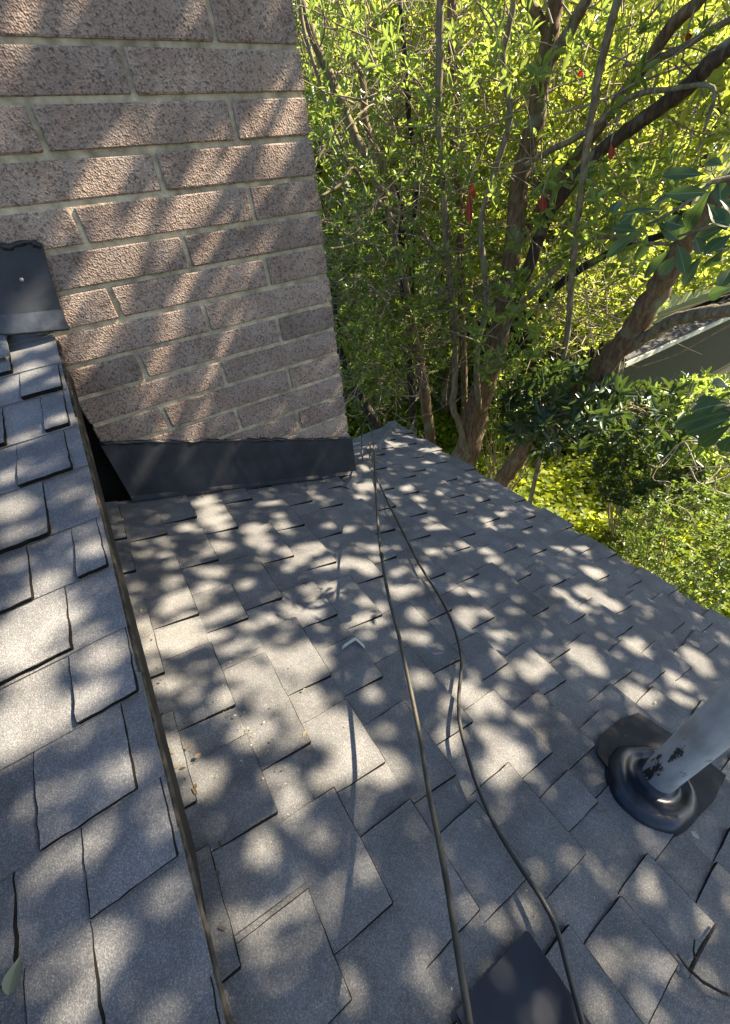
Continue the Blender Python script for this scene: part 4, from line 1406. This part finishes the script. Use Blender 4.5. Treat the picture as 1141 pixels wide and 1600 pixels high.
SPOTS = [
 (4.075, 180, 740, 'L', "590,158,50 560,190,60 590,240,60 640,225,40 600,295,70 700,290,40 690,345,50 460,345,60 270,290,30 265,360,35 350,440,35 1010,190,42 1030,270,38 1065,335,50 885,350,75 910,430,75 960,470,45 680,460,70 510,470,35 590,520,50 600,620,65 325,520,50 360,590,55 140,515,45 930,555,45 880,610,30 830,705,50 590,725,70 710,755,40 370,690,60 240,720,35 120,740,30 390,820,100 440,790,60 330,870,70 550,800,45 170,980,80 140,880,50 700,890,65 590,930,55 450,960,90 350,1000,80 250,1030,70 840,970,60 990,920,60 1080,500,50 1110,590,50 1110,780,35 1110,870,50 1100,985,40 650,1030,60"),
 (4.075, 440, 740, 'L', "525,90,60 430,20,30 500,150,45 680,135,28 640,60,25 730,180,28 800,95,35 880,160,40 660,255,25 270,290,28 300,335,35 420,360,35 570,360,35 920,220,28 1000,130,28 960,290,35 910,300,30 1010,360,60 960,350,45 1040,425,40 965,490,42 1060,490,40 1120,460,25 110,440,55 200,480,75 100,540,70 60,590,45 290,580,55 330,500,30 410,480,28 500,455,35 590,480,45 590,545,45 430,570,55 540,600,65 570,640,50 720,625,40 880,630,45 900,555,35 310,740,70 370,790,35 440,720,30 520,830,55 640,860,55 160,740,55 210,820,50 110,880,65 200,910,50 50,960,40 560,930,60 490,950,60 300,970,45 720,740,60 790,740,60 750,790,45 860,910,75 960,820,40 830,1040,60 545,1030,40 1120,750,50 1120,910,40 40,840,30"),
 (4.075, 560, 650, 'L', "160,170,70 60,200,30 190,200,40 30,270,35 40,340,45 240,90,25 300,130,40 280,185,40 400,150,35 430,220,45 500,220,35 80,440,50 30,520,40 300,465,40 450,295,25 560,430,20 510,500,30 770,535,20 700,580,25 745,600,22 910,625,35 820,670,40 850,710,35 950,700,25 1090,590,25 800,860,40 860,920,42 890,775,35 1040,800,40 660,830,45 480,860,45"),
 (2.587, 700, 760, 'L', "560,430,45 610,460,45 660,485,35 455,435,40 510,480,40 545,500,25 445,243,25 535,250,30 490,272,20 590,355,35 720,500,18 70,530,45 35,425,30 105,427,30 150,520,30 205,600,32 270,620,25 190,650,25 370,710,45 330,755,45 200,690,35 520,670,50 590,730,45 490,750,25 660,685,18 750,650,45 820,700,20 855,670,20 910,770,30 960,800,32 990,690,40 1040,740,35 945,860,35 770,850,55 120,850,50 60,870,30 790,790,25 230,515,18"),
 (3.803, 200, 980, 'L', "300,100,90 380,80,80 80,20,60 110,130,80 130,240,60 630,130,55 560,50,50 790,150,60 880,190,80 1040,220,90 640,270,75 750,300,90 880,350,80 800,430,80 880,420,60 480,240,40 440,320,50 260,345,80 570,430,80 560,480,60 740,630,110 830,590,60 1000,600,70 930,470,60 1080,430,90 1050,700,40 200,490,50 220,570,45 300,780,90 370,720,50 250,850,50 500,800,60 480,900,70 400,950,70 330,1030,50 690,880,60 210,690,35 870,760,55 900,870,55 950,980,80 1010,1030,60 1110,900,40"),
 (3.803, 460, 960, 'L', "90,280,110 60,340,70 710,140,60 440,130,45 430,390,50 470,470,60 260,520,45 60,560,110 100,640,70 40,700,60 230,680,110 300,760,100 330,850,100 480,900,120 560,920,70 250,960,80 150,1000,60 440,650,50 520,690,40 730,390,65 910,550,65 790,690,50 830,760,50 910,700,70 930,800,60 1010,620,40 980,430,45 1100,500,70 1120,700,50 730,1010,60"),
 (3.803, 700, 1000, 'L', "530,120,55 480,210,55 340,190,55 780,90,50 850,160,50 720,190,45 210,350,75 200,420,50 310,380,45 440,490,60 520,540,45 240,560,70 350,700,120 280,800,90 430,740,60 540,370,45 1090,50,60 1090,300,50 290,50,30 300,100,35 30,280,40 30,560,60 30,640,50"),
 (3.003, 260, 1230, 'L', "600,70,80 700,90,40 340,380,75 300,450,70 490,280,60 500,340,70 730,270,75 770,220,50 940,390,60 910,160,35 380,240,60 330,560,60 240,700,60 350,640,70 480,600,90 600,530,60 700,480,60 780,470,45 650,570,60 430,680,45 860,930,40 880,1010,35 740,1000,25 100,40,50"),
 (3.803, 600, 1200, 'L', "60,40,70 190,100,60 700,40,90 540,820,45 650,810,35 540,930,30 820,890,40 200,1240,55 190,1060,40 330,1420,35"),
 (3.79, 840, 1240, 'L', "605,490,40 620,590,45 500,680,50 330,780,50 480,940,45 610,1020,60 660,1120,60 980,740,50 1090,630,50 1080,850,60 1030,1030,50 1080,1130,40 330,950,40 640,1230,35 1070,1290,40 330,1300,40"),
 (4.754, 0, 480, 'U', "100,290,100 350,250,60 240,480,80 60,590,50 410,560,40 420,850,70 290,920,30 140,1000,60 130,1200,40 40,1260,60 350,1180,70 250,1260,60 480,1300,60 100,1420,80 500,1420,70 590,1330,50"),
 (4.075, 0, 760, 'U', "100,150,90 180,330,80 480,60,50 520,160,50 540,300,70 600,420,80 350,420,60 300,620,90 150,720,80 560,600,50 450,700,60 250,850,140 100,950,130 350,900,90 100,1100,110 560,930,70 720,920,60 650,1080,90 520,1150,50 250,1250,80 380,1200,50 550,1350,50 100,1400,100 250,1420,90"),
 (3.566, 0, 1080, 'U', "100,150,130 250,180,110 50,350,90 150,300,80 350,100,80 500,60,45 640,520,70 580,600,50 700,470,50 120,650,50 230,600,22 540,810,40 310,940,40 420,280,50 880,860,25"),
 (3.169, 0, 1320, 'U', "540,470,60 560,520,40 370,780,50 300,830,50 260,120,35 640,760,30 900,200,35"),
 (2.0018, 0, 0, 'C', "300,560,26 370,570,18 640,520,26 720,490,22 860,500,24 890,470,18 830,370,26 920,360,24 440,670,26 560,640,28 650,630,18 830,600,22 930,590,16 60,40,26 900,220,12"),
 (2.0018, 0, 360, 'C', "390,90,40 300,100,30 520,60,18 670,30,22 560,190,26 535,285,24 780,130,18 715,330,20 510,380,18 480,475,22 655,455,22 330,330,30 265,420,22 610,600,20 450,740,34 570,720,24 680,790,14 230,230,30 370,230,18 530,560,14 250,330,20"),
]
def holes():
    out = []
    def add(p, r):
        out.append((p @ SU, p @ SV, r))
    for (s_, ox, oy, surf, t_) in SPOTS:
        for q in t_.split():
            v_ = [float(z) for z in q.split(',')]
            x, y, r = v_[0] / s_ + ox, v_[1] / s_ + oy, v_[2] / s_
            if surf == 'L':
                p, p2 = roof_px(x, y), roof_px(x + r, y)
            elif surf == 'U':
                c_ = UN @ (P0 - UPZ)
                p, p2 = at_plane(x, y, UN, c_), at_plane(x + r, y, UN, c_)
            else:
                p, p2 = at_y(x, y, CY), at_y(x, y, CY)
                out.append((p @ SU, p @ SV, max(0.010, r / 1000.0)))
                continue
            R_ = np.linalg.norm(p2 - p) * ((1.12 if x < 560 else 0.98) if y < 1250 else 0.82)
            out.append((p @ SU, p @ SV, max(HMIN, R_ * HK - HB)))
    return np.array(out)


HMIN, HK, HB = 0.007, 0.92, 0.015
HO = holes()
u0, u1 = HO[:, 0].min() - .45, HO[:, 0].max() + .45
v0, v1 = HO[:, 1].min() - .35, HO[:, 1].max() + .35
n = 64000
cu, cv = rng.uniform(u0, u1, n), rng.uniform(v0, v1, n)
tz = rng.uniform(3.7, 5.0, n)
base_t = float(np.dot(lr(.6, .9, 0), SUN))
pos = SU * cu[:, None] + SV * cv[:, None] + SUN * (tz + base_t)[:, None]
nr = rng.normal(0, .6, (n, 3)) + SUN
di = unit(np.cross(nr, rng.normal(0, 1, (n, 3))))
LL = rng.uniform(.045, .08, n)
lv = leaf_arrays(pos, di, nr, LL, LL * .42)
chk = np.concatenate([lv, (lv[:, 0:1] + lv[:, 3:4]) / 2, (lv[:, 1:2] + lv[:, 4:5]) / 2], axis=1)
pu, pv_ = chk @ SU, chk @ SV
keep = np.ones(n, dtype=bool)
for (a, b_, r) in HO:
    near = np.abs(cu - a) < .2
    ii = np.nonzero(near & keep)[0]
    d2 = (pu[ii] - a) ** 2 + (pv_[ii] - b_) ** 2
    keep[ii[(d2 < r * r).any(1)]] = False
# nothing of this crown hangs into the view
pc = (chk - UPZ) @ A.T
inview = (pc[..., 2] > 0) & (np.abs(pc[..., 0] / pc[..., 2]) < 0.99) & (np.abs(pc[..., 1] / pc[..., 2]) < 1.36)
keep &= ~inview.any(1)
co = leaf_obj('crown', lv[keep], LM_DARK, SPR)
co['kind'] = 'stuff'
gc = np.array([6.4, 2.2, 0.0]) + SUN * 5.0  # second unseen crown, added to shade the garden and the olive wall
cen = np.concatenate([ellip(gc, (1.15, 1.0, 1.0), 600), ellip(gc + np.array([1.3, -.5, .4]), (1.3, 1.2, 1.0), 500), ellip(np.array([8.2, 3.55, 1.0]) + SUN * 4.5, (1.8, 1.2, 1.3), 650), ellip(np.array([10.5, 3.55, 1.2]) + SUN * 4.5, (1.8, 1.2, 1.5), 550)])
lv2 = whorls(cen, 7, .11, .4)
pc = (lv2 - UPZ) @ A.T
inview = (pc[..., 2] > 0) & (np.abs(pc[..., 0] / pc[..., 2]) < 0.95) & (np.abs(pc[..., 1] / pc[..., 2]) < 1.33)
leaf_obj('crown', lv2[~inview.any(1)], LM_DARK, SPR)['kind'] = 'stuff'
tp = catmull([(4.5, -.4, 1.8), (6.0, .3, 2.4), gc], 5)
mesh_obj('limb', *tube_vf(tp, np.linspace(.07, .03, len(tp)), 8, .08), BK_MAIN, SPR, True)
cc = lv[keep][:, 0].mean(0)
tp = catmull([(4.6, -.6, ground_z(4.6, -.6) - .1), (4.55, -.4, 1.6), (4.4, -.2, 3.4), cc - [0.1, 0, 1.0], cc], 5)
mesh_obj('trunk', *tube_vf(tp, np.linspace(.12, .03, len(tp)), 10, .1), BK_MAIN, SPR, True)

# ------------------------------------------------------------------ litter on the shingles
def on_roof(px, py, h): return roof_h(px, py, h)


q = [on_roof(535, 1012, .016), on_roof(540, 1008, .018), on_roof(554, 999, .020), on_roof(558, 1000, .021), on_roof(570, 1011, .017)]
P = catmull(q, 4)
V, F = [], []
wv = RD * 0.006 + RY * 0.011
for i, p in enumerate(P):
    V += [p - wv * .5, p + wv * .5, p + wv * .5 - RN * .001, p - wv * .5 - RN * .001]
for i in range(len(P) - 1):
    for k in range(4):
        F.append((i * 4 + k, i * 4 + (k + 1) % 4, i * 4 + 4 + (k + 1) % 4, i * 4 + 4 + k))
F += [(3, 2, 1, 0), tuple(len(V) - 4 + k for k in range(4))]
o = mesh_obj('plastic_strip', V, F, simple_mat('clear_strip', (0.42, 0.46, 0.40), 0.3, 0, 0.2, 40))
tag(o, 'small bent strip of pale plastic lying on the shingles left of the cable', 'litter')
c_ = UN @ (P0 - UPZ) + .016
bl = big_leaf(None, at_plane(33, 1492, UN, c_), at_plane(14, 1556, UN, c_ + .006), .022, leaf_mat('leaf_dry', [(0, (.24, .25, .16)), (1, (.3, .3, .2))], .2, .6, (.3, .3, .1)), UN, 0.35, 'dry_leaf')
tag(bl, 'curled grey green dead leaf on the upper roof at the left edge', 'leaf')
parts = [tube_vf([on_roof(1078, 1518, .02), on_roof(1098, 1480, .024), on_roof(1119, 1444, .022)], [.0028, .0032, .002], 6, .2), tube_vf([on_roof(1087, 1502, .021), on_roof(1084, 1485, .034), on_roof(1086, 1468, .045)], [.0022, .0018, .0012], 6, .2),
         tube_vf([on_roof(1058, 1490, .018), on_roof(1074, 1512, .019), on_roof(1098, 1534, .018), on_roof(1130, 1552, .018), on_roof(1160, 1560, .018)], [.0018, .0026, .0028, .0026, .0024], 6, .2)]
V, F = join_vf(parts)
o = mesh_obj('fallen_twig', V, F, BK_BURNT, None, True)
tag(o, 'dark forked twig lying on the shingles by the lower right corner', 'twig')

# dry bits caught on the shingles
n = 420
bs, by = rng.uniform(-.3, 1.85, n), rng.uniform(-.35, 1.75, n)
bs[:150] = np.array([rnd.choice([c_[0] for c_ in COURSES]) + abs(rng.normal(.012, .008)) for _ in range(150)])
by[150:230] = rng.normal(.55, .12, 80)
bs[150:230] = rng.normal(-.12, .05, 80)
pb = np.array([lr(a, b_, .0125) for a, b_ in zip(bs, by)])
LL = np.abs(rng.normal(0, .0028, n)) + .0022
LL[:14] = rng.uniform(.012, .03, 14)
nrm = RN + rng.normal(0, .25, (n, 3))
db = leaf_obj('debris', leaf_arrays(pb, unit(np.cross(nrm, rng.normal(0, 1, (n, 3)))), nrm, LL, LL * rng.uniform(.3, .8, n)), leaf_mat('dry_bits', [(0, (.10, .075, .04)), (.6, (.30, .26, .17)), (1, (.5, .47, .38))], .1, .8, (.3, .25, .1), .2), None)
n = 90
bs2 = np.concatenate([rng.normal(-.255, .02, 50), rng.uniform(-.1, .9, 40)])
by2 = np.concatenate([rng.uniform(.2, 1.7, 50), np.full(40, 1.735) - np.abs(rng.normal(0, .02, 40))])
pb = np.array([lr(a, b_, .0125) for a, b_ in zip(bs2, by2)])
LL = rng.uniform(.006, .022, n)
nrm = RN + rng.normal(0, .35, (n, 3))
sd_ = leaf_obj('seam_debris', leaf_arrays(pb, unit(np.cross(nrm, rng.normal(0, 1, (n, 3)))), nrm, LL, LL * rng.uniform(.2, .6, n)), leaf_mat('dry_litter', [(0, (.07, .05, .03)), (.6, (.17, .13, .08)), (1, (.34, .29, .2))], .1, .8, (.3, .25, .1), .2), None)
tag(sd_, 'dead leaf scraps caught below the flashing and along the rake', 'debris', kind='stuff')
tag(db, 'scattered dry bits and grit on the lower shingles', 'debris', kind='stuff')
